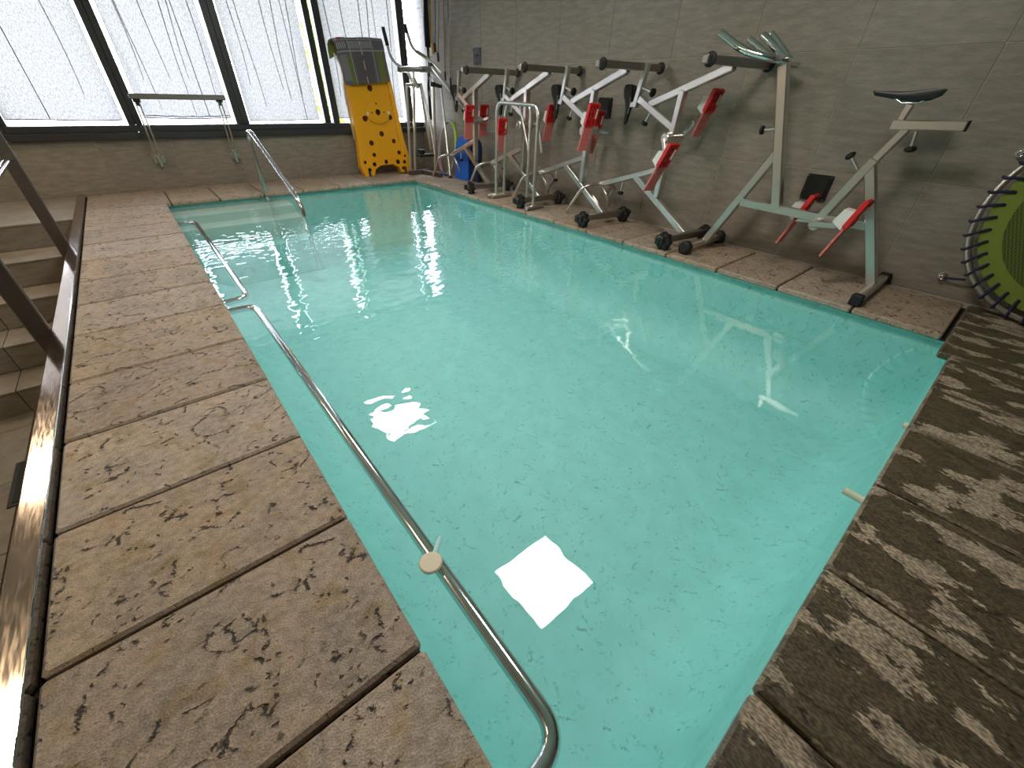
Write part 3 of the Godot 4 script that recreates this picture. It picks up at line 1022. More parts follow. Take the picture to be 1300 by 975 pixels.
func tipped_bike(at: Vector3, label: String, peds: Array, crank_dir: Array) -> void:
	var t := thing("water_bike", label, "exercise bike", at, -0.15, "steel water bikes tipped on end along the tiled wall")
	var S := 0.048
	put(t, "rear_base_bar", bar(P3(-0.335, 0.045, 1.19), P3(0.325, 0.045, 1.19), 0.042, 0.046, Vector3.BACK), M.bar_steel)
	for w in [-0.285, 0.315]:
		put(t, "rubber_foot", lathe(P3(w, 0.045, 1.19) - Vector3(0.012, 0, 0), Vector3.RIGHT, [Vector2(0, 0), Vector2(0.026, 0.0), Vector2(0.039, 0.008), Vector2(0.039, 0.018), Vector2(0.030, 0.026), Vector2(0, 0.026)], 18), M.rubber)
	put(t, "rear_leg", bar(P3(0, 0.02, 1.172), P3(0, -0.63, 0.957), S - 0.004, S), M.steel)
	put(t, "seat_tube", bar(P3(0, -0.745, 0.993), P3(0, -0.355, 0.822), S, S), M.steel)
	put(t, "main_tube", bar(P3(0, -0.335, 1.05), P3(0, -0.372, 0.34), S + 0.003, S), M.steel)
	put(t, "saddle_slide", bar(P3(0, -0.725, 1.215), P3(0, -0.785, 0.935), 0.042, 0.042), M.steel)
	put(t, "saddle_post", bar(P3(0, -0.77, 0.95), P3(0, -0.835, 0.955), 0.038, 0.038), M.steel)
	var sd := put(t, "saddle", saddle_mesh(P3(0, -0.885, 1.085), P3(0, -0.875, 0.815), Vector3(0, 0.1, -1)), M.black)
	var rl := begin()
	for w in [-0.022, 0.022]:
		add_tube(rl, [P3(w, -0.853, 1.05), P3(w, -0.83, 1.0), P3(w * 0.8, -0.83, 0.93), P3(w * 0.5, -0.85, 0.88)], 0.004, 6)
	put(sd, "saddle_rail", rl.commit(), M.chrome)
	add_knob(t, P3(0, -0.735, 1.06), P3(0, -0.635, 1.035), 0.03)
	add_knob(t, P3(0, -0.60, 0.925), P3(0, -0.645, 0.845))
	add_knob(t, P3(0, -0.775, 0.415), P3(0, -0.785, 0.315))
	put(t, "handlebar_post", bar(P3(0, -0.36, 0.552), P3(0, -1.06, 0.333), 0.045, 0.045), M.steel)
	var hb := begin()
	add_tube(hb, fillet([P3(-0.215, -1.27, 0.064), P3(-0.175, -1.12, 0.30), P3(-0.10, -1.075, 0.335), P3(0.12, -1.075, 0.335), P3(0.19, -1.05, 0.29), P3(0.20, -1.25, 0.064)], 0.05), 0.0145, 10)
	add_tube(hb, fillet([P3(0.02, -1.06, 0.32), P3(0.03, -0.99, 0.24), P3(0.06, -0.97, 0.16), P3(0.09, -1.03, 0.12)], 0.04), 0.0135, 10)
	put(t, "handlebar", hb.commit(), M.steel)
	put(t, "front_leg", bar(P3(0, -0.645, 0.462), P3(0, -0.02, 0.128), S - 0.002, S), M.steel)
	put(t, "front_base_bar", bar(P3(-0.315, 0, 0.125), P3(0.275, 0, 0.125), 0.045, 0.05, Vector3.BACK), M.bar_steel)
	chunky_wheel(t, P3(-0.255, 0, 0.112), 0.062)
	chunky_wheel(t, P3(0.225, 0, 0.112), 0.062)
	put(t, "end_cap", bar(P3(-0.335, 0, 0.125), P3(-0.312, 0, 0.125), 0.047, 0.052, Vector3.BACK), M.black)
	add_knob(t, P3(0.265, 0, 0.125), P3(0.288, 0, 0.125), 0.024)
	# crank, arms, pedals
	var cc := Vector2(-0.350, 0.755)
	put(t, "crank_hub", lathe(P3(-0.085, cc.x, cc.y), Vector3.RIGHT, disc_profile(0.036, 0.17, 0.006), 18), M.steel)
	for k in 2:
		var w: float = [-0.095, 0.095][k]
		var e: Vector2 = cc + crank_dir[k]
		put(t, "crank_arm", bar(P3(w, cc.x, cc.y), P3(w, e.x, e.y), 0.016, 0.03), M.steel)
		add_pedal(t, w * 1.75, peds[k][0], peds[k][1])

func build_bikes() -> void:
	var V2 := func(a, b): return Vector2(a, b)
	tipped_bike(Vector3(3.155, DECK, -1.61), "tipped steel water bike directly behind the upright water bike", [[V2.call(-0.175, 0.735), V2.call(-0.335, 0.405)], [V2.call(-0.17, 1.06), V2.call(-0.27, 0.77)]], [V2.call(0.06, -0.13), V2.call(0.09, 0.11)])
	tipped_bike(Vector3(3.135, DECK, -2.42), "tipped steel water bike beside the upper black wall plate", [[V2.call(-0.12, 0.955), V2.call(-0.22, 0.62)], [V2.call(-0.42, 0.90), V2.call(-0.51, 0.56)]], [V2.call(0.14, 0.05), V2.call(0.14, -0.01)])
	tipped_bike(Vector3(3.16, DECK, -3.30), "tipped steel water bike behind the tube walking frame", [[V2.call(-0.52, 0.80), V2.call(-0.56, 0.50)], [V2.call(-0.12, 0.93), V2.call(-0.20, 0.62)]], [V2.call(-0.13, -0.02), V2.call(0.14, 0.02)])
	tipped_bike(Vector3(3.16, DECK, -4.18), "tipped steel water bike beside the blue kickboard", [[V2.call(-0.13, 0.90), V2.call(-0.21, 0.58)], [V2.call(-0.43, 0.90), V2.call(-0.50, 0.58)]], [V2.call(0.14, 0.03), V2.call(0.14, 0.03)])
	upright_bike()

func upright_bike() -> void:
	var t := thing("water_bike", "upright steel water bike with black saddle and looped handlebar", "exercise bike", Vector3(3.2, DECK, 0.0), 0.0, "")
	var S := 0.05
	put(t, "front_leg", bar(P3(0, -1.475, 0.10), P3(0, -1.165, 0.755), S - 0.003, S), M.steel)
	put(t, "handlebar_post", bar(P3(0, -1.060, 0.410), P3(0, -1.315, 1.175), 0.055, 0.055), M.steel)
	put(t, "lower_tube", bar(P3(0, -1.30, 0.415), P3(0, -0.70, 0.405), S + 0.002, S), M.steel)
	put(t, "crank_tube", bar(P3(0, -0.78, 0.405), P3(0, -0.505, 0.405), 0.04, 0.045), M.steel)
	put(t, "seat_tube", bar(P3(0, -0.80, 0.395), P3(0, -0.66, 0.745), S + 0.005, S), M.steel)
	put(t, "seat_post", bar(P3(0, -0.675, 0.71), P3(0, -0.59, 0.895), 0.036, 0.04), M.steel)
	put(t, "rear_leg", bar(P3(0, -0.68, 0.735), P3(0, -0.385, 0.10), S, S), M.steel)
	put(t, "saddle_slide", bar(P3(0, -0.665, 0.905), P3(0, -0.365, 0.915), 0.046, 0.045), M.steel)
	put(t, "slide_cap", bar(P3(0, -0.367, 0.915), P3(0, -0.360, 0.915), 0.042, 0.047), M.black)
	put(t, "saddle_post", bar(P3(0, -0.635, 0.925), P3(0, -0.625, 1.0), 0.034, 0.034), M.steel)
	var sd := put(t, "saddle", saddle_mesh(P3(0, -0.515, 1.065), P3(0, -0.81, 1.055), Vector3.UP), M.black)
	var rl := begin()
	for w in [-0.022, 0.022]:
		add_tube(rl, [P3(w, -0.545, 1.035), P3(w, -0.59, 1.005), P3(w * 0.8, -0.66, 1.0), P3(w * 0.5, -0.72, 1.03)], 0.004, 6)
	put(sd, "saddle_rail", rl.commit(), M.chrome)
	add_knob(t, P3(0, -0.72, 0.685), P3(0, -0.775, 0.74))
	add_knob(t, P3(0, -0.545, 0.885), P3(0, -0.535, 0.815))
	add_knob(t, P3(0, -1.225, 0.855), P3(0, -1.305, 0.845))
	# handlebar: two forward prongs joined by a loop
	var hb := begin()
	add_tube(hb, fillet([P3(-0.19, -1.665, 1.325), P3(-0.185, -1.50, 1.235), P3(-0.15, -1.33, 1.195), P3(0.15, -1.33, 1.195), P3(0.185, -1.50, 1.235), P3(0.19, -1.665, 1.325)], 0.08, 8), 0.020, 12)
	add_tube(hb, fillet([P3(0.04, -1.31, 1.185), P3(0.05, -1.43, 1.27), P3(0.06, -1.52, 1.325)], 0.06), 0.020, 12)
	add_tube(hb, fillet([P3(0.10, -1.31, 1.185), P3(0.11, -1.42, 1.275), P3(0.12, -1.50, 1.335)], 0.06), 0.020, 12)
	add_tube(hb, [P3(-0.02, -1.305, 1.185), P3(0.14, -1.30, 1.185)], 0.022, 12)
	put(t, "handlebar", hb.commit(), M.chrome)
	put(t, "front_base_bar", bar(P3(-0.27, -1.485, 0.10), P3(0.25, -1.485, 0.10), 0.045, 0.045, Vector3.BACK), M.steel)
	for w in [-0.265, 0.235]:
		var st := begin()
		add_lathe(st, P3(w - 0.024, -1.485, 0.098), Vector3.RIGHT, [Vector2(0, 0), Vector2(0.034, 0), Vector2(0.047, 0.010), Vector2(0.047, 0.052), Vector2(0.034, 0.062), Vector2(0, 0.062)], 14)
		add_box(st, P3(w + 0.006, -1.485, 0.092), Vector3(0.05, 0.08, 0.05), 0.008)
		put(t, "wheel", st.commit(), M.rubber)
	put(t, "rear_base_bar", bar(P3(-0.31, -0.375, 0.082), P3(0.29, -0.375, 0.082), 0.045, 0.05, Vector3.BACK), M.steel)
	for w in [-0.30, 0.275]:
		put(t, "end_cap", box_mesh(Vector3(0.05, 0.064, 0.058), 0.006), M.rubber, P3(w, -0.375, 0.082))
	var cc := Vector2(-0.79, 0.375)
	put(t, "crank_hub", lathe(P3(-0.085, cc.x, cc.y), Vector3.RIGHT, disc_profile(0.034, 0.17, 0.006), 18), M.steel)
	put(t, "crank_arm", bar(P3(-0.095, cc.x - 0.03, cc.y), P3(-0.095, -0.665, 0.395), 0.016, 0.032), M.steel)
	put(t, "crank_arm", bar(P3(0.095, cc.x + 0.03, cc.y), P3(0.095, -0.955, 0.355), 0.016, 0.032), M.steel)
	add_pedal(t, -0.15, Vector2(-0.565, 0.560), Vector2(-0.665, 0.235))
	add_pedal(t, 0.13, Vector2(-0.905, 0.51), Vector2(-1.01, 0.185))

# ------------------------------------------------------------------ yellow float and mat
func build_float() -> void:
	var base := Vector3(2.71, DECK, -5.95)
	var t := thing("pool_float", "tall yellow plastic pool float with round holes leaning at the windows", "pool float", base)
	var tilt := 0.115
	var ey := Vector3(-0.035, cos(tilt), -sin(tilt)).normalized()
	var ex := Vector3.RIGHT - ey * ey.x
	ex = ex.normalized()
	var ez := ex.cross(ey).normalized()
	# body: outline with an arch between two feet, extruded and framed by raised side rims
	var out := PackedVector2Array([Vector2(-0.36, 0.0), Vector2(-0.40, 0.12), Vector2(-0.355, 0.40), Vector2(-0.335, 0.80), Vector2(-0.315, 1.20), Vector2(-0.30, 1.36), Vector2(-0.24, 1.43), Vector2(0.24, 1.43), Vector2(0.30, 1.36), Vector2(0.315, 1.20), Vector2(0.335, 0.80), Vector2(0.355, 0.40), Vector2(0.40, 0.12), Vector2(0.36, 0.0), Vector2(0.22, 0.0), Vector2(0.19, 0.07), Vector2(0.10, 0.115), Vector2(-0.10, 0.115), Vector2(-0.19, 0.07), Vector2(-0.22, 0.0)])
	for k in out.size(): out[k] = out[k] * Vector2(0.93, 1.0)
	var body := CSGPolygon3D.new()
	body.polygon = out
	body.depth = 0.10
	var comb := CSGCombiner3D.new()
	comb.name = "float_body"
	comb.add_child(body)
	body.name = "outline"
	body.position = Vector3(0, 0, 0)
	body.material = M.yellow
	# shallow tray cut into the front, leaving thick side rims
	var tray := CSGPolygon3D.new()
	tray.name = "tray"
	tray.operation = CSGShape3D.OPERATION_SUBTRACTION
	tray.polygon = PackedVector2Array([Vector2(-0.265, 0.16), Vector2(-0.255, 0.42), Vector2(-0.25, 1.5), Vector2(0.25, 1.5), Vector2(0.255, 0.42), Vector2(0.265, 0.16), Vector2(0.17, 0.19), Vector2(-0.17, 0.19)])
	tray.depth = 0.06
	tray.position = Vector3(0, 0, 0.036)
	tray.material = M.yellow
	comb.add_child(tray)
	var boss := CSGCylinder3D.new()
	boss.name = "boss"
	boss.radius = 0.125
	boss.height = 0.03
	boss.sides = 28
	boss.rotation.x = PI / 2
	boss.scale = Vector3(1.35, 1, 1)
	boss.position = Vector3(0.03, 0.72, -0.012)
	boss.material = M.yellow
	comb.add_child(boss)
	for h in [[0.0, 0.98, 0.034], [0.03, 0.72, 0.034], [-0.155, 0.66, 0.034], [0.20, 0.66, 0.03], [0.03, 0.48, 0.032], [-0.14, 0.385, 0.032], [0.185, 0.385, 0.028], [-0.14, 0.245, 0.026], [0.23, 0.245, 0.026], [0.17, 1.10, 0.032],
			[-0.30, 0.17, 0.02], [0.30, 0.20, 0.016], [-0.26, 0.075, 0.024], [-0.175, 0.135, 0.026], [0.0, 0.150, 0.026], [0.175, 0.135, 0.030], [0.275, 0.125, 0.024], [0.24, 0.05, 0.022], [0.03, 0.815, 0.010], [-0.055, 0.72, 0.009], [0.115, 0.72, 0.009]]:
		var c := CSGCylinder3D.new()
		c.name = "hole"
		c.operation = CSGShape3D.OPERATION_SUBTRACTION
		c.radius = h[2]
		c.height = 0.11
		c.sides = 16
		c.rotation.x = PI / 2
		c.position = Vector3(h[0], h[1], 0.0)
		c.material = M.hole
		comb.add_child(c, true)
	comb.transform = Transform3D(Basis(ex, ey, ez), Vector3(0, 0.012, 0))
	t.add_child(comb)
	for s in [-0.115, 0.18]:
		put(t, "bolt", lathe(Vector3.ZERO, Vector3.UP, disc_profile(0.017, 0.006, 0.002), 12), M.white, ex * s + ey * 0.722 + ez * 0.004, Basis(ex, ez, -ey))
	for s in [-0.27, 0.27]:
		put(t, "foot_pad", box_mesh(Vector3(0.03, 0.07, 0.012), 0.003), M.plate_grey, ex * s + ey * 0.045 + ez * 0.004, Basis(ex, ey, ez))
	# grey side tube
	var tb := [base + ex * -0.36 + ey * 1.33 - ez * 0.02, base + ex * -0.315 + ey * 1.18 - ez * 0.01, base + ex * -0.345 + ey * 0.95 - ez * 0.02, base + ex * -0.35 + ey * 0.45 - ez * 0.05]
	putw(t, "side_tube", tube(smooth_path(tb), 0.011, 8), M.steel)
	# folded play mat over the top
	var top := base + ey * 1.45
	var g := thing("play_mat", "folded grey street-print play mat draped over the yellow float", "mat", base + ey * 1.05 + ez * 0.03)
	var path := [-ez * 0.13 - ey * 0.12, -ez * 0.13 - ey * 0.02, -ez * 0.10 + ey * 0.025, -ez * 0.05 + ey * 0.035, ez * 0.0 + ey * 0.02, ez * 0.022 - ey * 0.03, ez * 0.026 - ey * 0.12, ez * 0.022 - ey * 0.27, ez * 0.020 - ey * 0.43]
	for layer in 2:
		var st := SurfaceTool.new()
		st.begin(Mesh.PRIMITIVE_TRIANGLES)
		var sp := smooth_path(path, 4)
		var off := 0.006 * layer
		var x0 := -0.285 - 0.05 * layer
		var x1 := 0.26 + 0.03 * layer
		var nx := 16
		var pos := []
		for j in sp.size():
			var row := []
			var tt := float(j) / (sp.size() - 1)
			for i in nx + 1:
				var u := float(i) / nx
				var lx := lerpf(x0 - (0.05 * (1.0 - tt) if layer == 1 else 0.0), x1 - 0.03 * tt, u)
				lx += 0.012 * tt
				var w: Vector3 = top + sp[j] + ex * lx
				var outw := ez if tt > 0.45 else ey
				w += outw * (off + 0.004 * sin(u * 9.0 + tt * 4.0))
				w -= ey * 0.045 * maxf(0.0, 1.0 - u * 6.0) * (1.0 - tt)
				w += ey * (0.03 * u * tt)
				row.append(w - g.position)
			pos.append(row)
		for j in sp.size() - 1:
			for i in nx:
				var n: Vector3 = (pos[j][i + 1] - pos[j][i]).cross(pos[j + 1][i] - pos[j][i]).normalized()
				if n.dot(ez + ey) < 0.0: n = -n
				var c := [[j, i], [j, i + 1], [j + 1, i + 1], [j, i], [j + 1, i + 1], [j + 1, i]]
				var rev: bool = (pos[j][i + 1] - pos[j][i]).cross(pos[j + 1][i + 1] - pos[j][i]).dot(n) > 0.0
				if rev: c = [[j, i], [j + 1, i + 1], [j, i + 1], [j, i], [j + 1, i], [j + 1, i + 1]]
				for e in c:
					st.set_normal(n)
					st.set_uv(Vector2(float(e[1]) / nx, float(e[0]) / (sp.size() - 1) * 1.0))
					st.add_vertex(pos[e[0]][e[1]])
		put(g, "mat_layer", st.commit(), M.play_mat)

# ------------------------------------------------------------------ rails
func build_handrails() -> void:
	var b := px(341, 256, 1, -0.045)
	var t := thing("step_handrail", "bent chrome handrail rising from the pool steps", "handrail", b)
	var tp := Vector3(b.x, 0.62, b.z - 0.02)
	var lo := px(389, 275, 1, 0.0)
	var path := fillet([b, Vector3(b.x, 0.60, b.z - 0.015), Vector3(b.x + 0.005, 0.645, b.z + 0.10), Vector3(lo.x - 0.01, 0.12, lo.z - 0.06), Vector3(lo.x, -0.5, lo.z + 0.02)], 0.10, 8)
	putw(t, "rail_tube", tube(path, 0.0215, 14), M.chrome)
	put(t, "base_flange", lathe(Vector3.ZERO, Vector3.UP, disc_profile(0.055, 0.012, 0.004), 20), M.chrome, Vector3(0, -0.004, 0))
	# rails along the left side of the pool, at the waterline
	for k in 2:
		var y := -0.012
		var w := thing("pool_rail", ["long chrome grab rail along the left pool side with the white disc", "short chrome grab rail along the left pool side near the steps"][k], "grab rail", Vector3(0.2, y, [-1.3, -3.65][k]), 0.0, "chrome grab rails along the left pool side")
		var z0: float = [-2.52, -4.75][k]
		var z1: float = [-0.09, -2.66][k]
		var x: float = 0.236
		var p := fillet([Vector3(P_X0 + 0.002, y, z0), Vector3(x, y, z0 + 0.005), Vector3(x, y, z1 - 0.005), Vector3(P_X0 + 0.002, y, z1)], 0.09, 8)
		putw(w, "rail_tube", tube(p, 0.0185, 14), M.chrome)
		for z in [z0, z1]:
			putw(w, "wall_flange", lathe(Vector3(P_X0, y, z), Vector3.RIGHT, disc_profile(0.04, 0.01, 0.003), 18), M.chrome)
	var c := px(547, 715, 1, 0.018)
	var f := thing("floating_disc", "round white floating disc resting on the chrome grab rail", "thermometer", c)
	put(f, "disc_cap", lathe(Vector3.ZERO, Vector3.UP, [Vector2(0, -0.004), Vector2(0.026, -0.004), Vector2(0.029, 0.0), Vector2(0.029, 0.004), Vector2(0.026, 0.007), Vector2(0, 0.007)], 28), M.cream)
	put(f, "stem_tube", tube([Vector3(0.02, -0.004, -0.018), Vector3(0.062, -0.022, -0.06)], 0.007, 10), M.clear_plastic)

func build_wall_bar() -> void:
	var t := thing("wall_bar", "fold-down horizontal exercise bar on strut brackets below a window", "exercise bar", Vector3(0.6, 0.26, WALL_Z))
	var zb := -5.98
	var a := px(163, 122, 2, zb)
	var b := px(286, 124, 2, zb)
	putw(t, "bar", bar(a, b, 0.045, 0.045, Vector3.UP), M.dark_steel)
	for k in 2:
		var top := px([173, 278][k], 127, 2, zb)
		var low := px([203, 299][k], [203, 198][k], 2, WALL_Z + 0.05)
		for s in [-0.014, 0.014]:
			putw(t, "strut", tube([top + Vector3(s, -0.01, 0), low + Vector3(s * 1.6, -0.03, 0)], 0.007, 8), M.steel)
		var st := begin()
		add_tube(st, [top + Vector3(-0.03, -0.005, 0), top + Vector3(0.03, -0.005, 0)], 0.014, 8)
		add_bar(st, top + Vector3(0, -0.01, 0), top + Vector3(0, -0.05, 0.0), 0.02, 0.02)
		putw(t, "clamp", st.commit(), M.black)
		var pl := putw(t, "bracket_plate", box_mesh(Vector3(0.10, 0.10, 0.008), 0.004), M.steel)
		pl.position = Vector3(low.x, low.y + 0.01, WALL_Z + 0.004) - t.position
		for sx in [-0.036, 0.036]:
			for sy in [-0.036, 0.036]:
				put(pl, "bolt", lathe(Vector3.ZERO, Vector3.BACK, disc_profile(0.009, 0.008, 0.002), 8), M.chrome, Vector3(sx, sy, 0.003))
		var hg := begin()
		add_bar(hg, Vector3(low.x, low.y + 0.05, WALL_Z + 0.03), Vector3(low.x, low.y - 0.07, WALL_Z + 0.03), 0.028, 0.05)
		putw(t, "hinge", hg.commit(), M.steel)

func build_trampoline() -> void:
	var c := Vector3(3.40, DECK + 0.51, 0.345)
	var t := thing("trampoline", "small round trampoline with lime green mat laced with dark blue cord", "trampoline", Vector3(3.40, DECK, 0.345))
	var R := 0.49
	var ring := []
	for k in 72: ring.append(c + Vector3(0.05 * sin(TAU * k / 72), R * sin(TAU * k / 72), R * cos(TAU * k / 72)))
	var ax := Vector3(1, -0.1, 0).normalized()
	putw(t, "frame_ring", tube(ring, 0.0155, 10, true), M.steel)
	var st := begin()
	for k in 48:
		var a0 := TAU * k / 48
		var a1 := TAU * (k + 1) / 48
		var p := func(a: float, r: float) -> Vector3: return c + Vector3(0.1 * r * sin(a), r * sin(a), r * cos(a))
		quad(st, p.call(a0, 0.455), p.call(a1, 0.455), p.call(a1, 0.37), p.call(a0, 0.37), -ax)
	putw(t, "mat_border", st.commit(), M.green_edge)
	st = begin()
	for k in 48:
		var a0 := TAU * k / 48
		var a1 := TAU * (k + 1) / 48
		var o := Vector3(0.002, 0, 0)
		tri(st, c + o, c + o + Vector3(0.1 * 0.37 * sin(a0), 0.372 * sin(a0), 0.372 * cos(a0)), c + o + Vector3(0.1 * 0.37 * sin(a1), 0.372 * sin(a1), 0.372 * cos(a1)), -ax)
	putw(t, "mat_centre", st.commit(), M.green_mesh)
	for k in 44:
		var a := TAU * k / 44
		var b := a - 0.055
		var f := func(an: float, r: float, d: float) -> Vector3: return c + Vector3(0.1 * r * sin(an) - d, r * sin(an), r * cos(an))
		putw(t, "lacing_cord", tube([f.call(a, R + 0.022, -0.004), f.call(a, R + 0.012, 0.019), f.call((a + b) / 2, R - 0.02, 0.012), f.call(b, 0.43, 0.006), f.call(b, 0.42, 0.0)], 0.0072, 6), M.cord_blue)
	# wall hooks
	for k in 2:
		var w := px([1196, 1296][k], [351, 195][k], 0, WALL_X - 0.01)
		var h := thing("wall_hook", ["small steel eye hook on the wall at the lower trampoline rim", "small steel eye hook on the wall above the trampoline rim"][k], "hook", w, 0.0, "steel eye hooks by the trampoline")
		put(h, "wall_plate", lathe(Vector3(0.01, 0, 0), Vector3.LEFT, disc_profile(0.022, 0.012, 0.003), 16), M.steel)
		var eye := []
		for q in 16: eye.append(Vector3(-0.02, 0.012 * sin(TAU * q / 16), 0.012 * cos(TAU * q / 16)))
		put(h, "eye", tube(eye, 0.004, 6, true), M.chrome)
		var to := (c - w).normalized()
		put(h, "tie", tube([Vector3(-0.02, 0, 0.01), Vector3(-0.03, 0.008, 0.05), Vector3(-0.04, 0.02, 0.10) if k == 0 else Vector3(-0.03, -0.05, 0.05)], 0.006, 6), M.cord_blue)

# ------------------------------------------------------------------ far corner: trainer, straps, frame, boards
func build_corner() -> void:
	# elliptical trainer traced in a plane across the corner
	var Z := -5.80
	var q := func(x: float, y: float, z := -5.80) -> Vector3: return px(x, y, 2, z)
	var t := thing("elliptical_trainer", "steel elliptical water trainer with tall bent handles in the corner", "exercise machine", Vector3(3.15, DECK, -5.80))
	putw(t, "handle", tube(fillet([q.call(487, 37, -5.95), q.call(497, 76, -5.95), q.call(521, 94, -5.95), q.call(524, 112, -5.95)], 0.08), 0.018, 10), M.steel)
	putw(t, "grip", tube([q.call(486, 34, -5.95), q.call(492, 58, -5.95)], 0.022, 10), M.rubber)
	putw(t, "handle", tube(fillet([q.call(514, 31, -5.7), q.call(523, 62, -5.7), q.call(545, 76, -5.7), q.call(560, 92, -5.6)], 0.08), 0.020, 10), M.steel)
	putw(t, "grip", tube([q.call(513.5, 30, -5.7), q.call(516.5, 42, -5.7)], 0.023, 10), M.rubber)
	putw(t, "cross_tube", tube([q.call(506, 88), q.call(548, 88)], 0.032, 14), M.chrome)
	putw(t, "post", tube([q.call(525, 92), Vector3(q.call(527, 214).x, DECK + 0.05, Z)], 0.020, 10), M.steel)
	putw(t, "rod", tube([q.call(516, 109), Vector3(q.call(521, 210).x, DECK + 0.06, Z)], 0.017, 8), M.steel)
	putw(t, "rod", tube([q.call(533, 107), q.call(542, 160), q.call(547, 190)], 0.017, 8), M.steel)
	putw(t, "rod", tube([q.call(535, 108, -5.75), q.call(545, 150, -5.7), q.call(552, 195, -5.6)], 0.012, 8), M.steel)
	putw(t, "joint", tube([q.call(515, 108), q.call(535, 107)], 0.018, 8), M.steel)
	putw(t, "joint", tube([q.call(525, 100), q.call(531, 112)], 0.030, 8), M.steel)
	var fb := begin()
	add_bar(fb, Vector3(2.95, DECK + 0.03, Z), Vector3(3.38, DECK + 0.03, Z), 0.05, 0.05, Vector3.UP)
	add_bar(fb, Vector3(3.16, DECK + 0.03, Z), Vector3(3.22, DECK + 0.03, -5.38), 0.05, 0.05, Vector3.UP)
	putw(t, "base_frame", fb.commit(), M.dark_steel)
	var pd := begin()
	add_box(pd, px(540, 197, 2, -5.62), Vector3(0.22, 0.03, 0.12), 0.008)
	add_box(pd, px(540, 193, 2, -5.62) + Vector3(-0.06, 0.01, 0), Vector3(0.06, 0.05, 0.13), 0.01)
	putw(t, "footplate", pd.commit(), M.rubber)
	# standing steel pole with clamps
	var pf := px(553, 221, 1, DECK)
	var p := thing("steel_pole", "upright steel tube pole with black clamp beside the corner straps", "pole", pf)
	putw(p, "pole_tube", tube([pf, px(550, 104, 2, pf.z)], 0.021, 12), M.steel)
	var kc := px(549.5, 110, 2, pf.z)
	putw(p, "clamp", lathe(kc, Vector3.UP, disc_profile(0.036, 0.05, 0.008), 14), M.black)
	putw(p, "clamp_knob", tube([kc + Vector3(0.02, 0.02, 0.02), kc + Vector3(0.10, 0.0, 0.06)], 0.022, 10), M.black)
	# long leaning tube towards the first tipped bike
	var lb := Vector3(3.30, DECK, px(571, 212, 0, 3.30).z)
	var lt := thing("leaning_tube", "long slim steel tube leaning in the corner behind the hose ring", "pole", lb)
	putw(lt, "tube_shaft", tube([lb + Vector3(0, 0.012, 0), px(560, 112, 0, 3.46)], 0.015, 10), M.steel)
	putw(lt, "rubber_tip", tube([lb + Vector3(0, 0.001, 0), lb + Vector3(0, 0.03, 0)], 0.018, 10), M.rubber)
	var l2 := thing("angled_arm", "angled steel arm resting from the window corner down to a tipped bike", "pole", px(590, 140, 0, 3.36))
	putw(l2, "arm_tube", tube([px(548, 84, 0, 3.36), px(590, 138, 0, 3.36)], 0.020, 10), M.steel)
	putw(l2, "arm_cap", tube([px(547, 82, 0, 3.36), px(549, 85, 0, 3.36)], 0.023, 10), M.black)
	# straps and bands hanging on the wall by the corner
	var st := thing("exercise_belt", "wide black hanging exercise belt with buckles in the window corner", "strap", px(544, 152, 2, -5.9))
	var sp := []
	for y in [-20, 20, 60, 80, 110, 152]: sp.append(px([541, 541, 543, 545, 544, 547][[-20, 20, 60, 80, 110, 152].find(y)], y, 2, -5.9))
	var bl := begin()
	for k in sp.size() - 1: add_bar(bl, sp[k], sp[k + 1], 0.075 if k < 2 else 0.034, 0.018, Vector3.RIGHT, 0.003)
	putw(st, "webbing", bl.commit(), M.rubber)
	for y in [68, 76, 90, 100, 118]:
		var bc := px(547, y, 2, -5.885)
		putw(st, "buckle", tube(fillet([bc + Vector3(-0.025, 0.02, 0), bc + Vector3(0.025, 0.02, 0), bc + Vector3(0.025, -0.03, 0), bc + Vector3(-0.025, -0.03, 0), bc + Vector3(-0.025, 0.018, 0)], 0.008), 0.006, 6), M.chrome)
	var bands := [[557, 0, 556, 72, "strap_beige", 0.008, "beige hanging band with a black clip beside the corner", 3.46], [562, 0, 565, 96, "strap_beige", 0.006, "thin beige hanging band ending in a black grip by the corner", 3.46], [567, 0, 572, 104, "strap_beige", 0.006, "thin brown hanging band nearest the wall plate", 3.46], [549, 2, 549, 62, "wood_pole", 0.012, "yellow wooden rod hanging behind the black belt", 3.38], [552, 0, 552, 60, "hose_blue", 0.010, "blue-grey hanging band between the rod and beige bands", 3.42]]
	for b in bands:
		var a := px(b[0], -25, 0, b[7])
		var e := px(b[2], b[3], 0, b[7])
		var bt := thing("hanging_band", b[6], "band", e, 0.0, "bands hanging in the corner")
		putw(bt, "band", tube([a, (a + e) / 2 + Vector3(0, 0, 0.004), e], b[5], 7), M[b[4]])
		putw(bt, "grip", tube([e + Vector3(0, 0.04, 0), e + Vector3(0, -0.05, 0)], b[5] + 0.007, 8), M.black if b[4] != "wood_pole" else M.wood_pole)
	# hose ring
	var hc := px(566, 182, 0, 3.38)
	var h := thing("hose_ring", "grey plastic hose ring with green and blue lengths leaning on the wall", "hose", Vector3(3.38, DECK, hc.z))
	var seg := [["hose_green", 0.02, 0.20], ["hose_grey", 0.20, 0.55], ["hose_pink", 0.55, 0.68], ["hose_blue", 0.68, 0.80], ["hose_grey", 0.80, 1.02]]
	var hr := Vector2(0.20, 0.315)
	var hcen := Vector3(3.40, DECK + hr.y + 0.02, hc.z)
	for s in seg:
		var pts := []
		for k in 13:
			var a: float = TAU * lerpf(s[1], s[2], k / 12.0)
			pts.append(hcen + Vector3(0.06 * sin(a), hr.y * sin(a), hr.x * cos(a)))
		putw(h, "hose_length", tube(pts, 0.019, 10), M[s[0]])
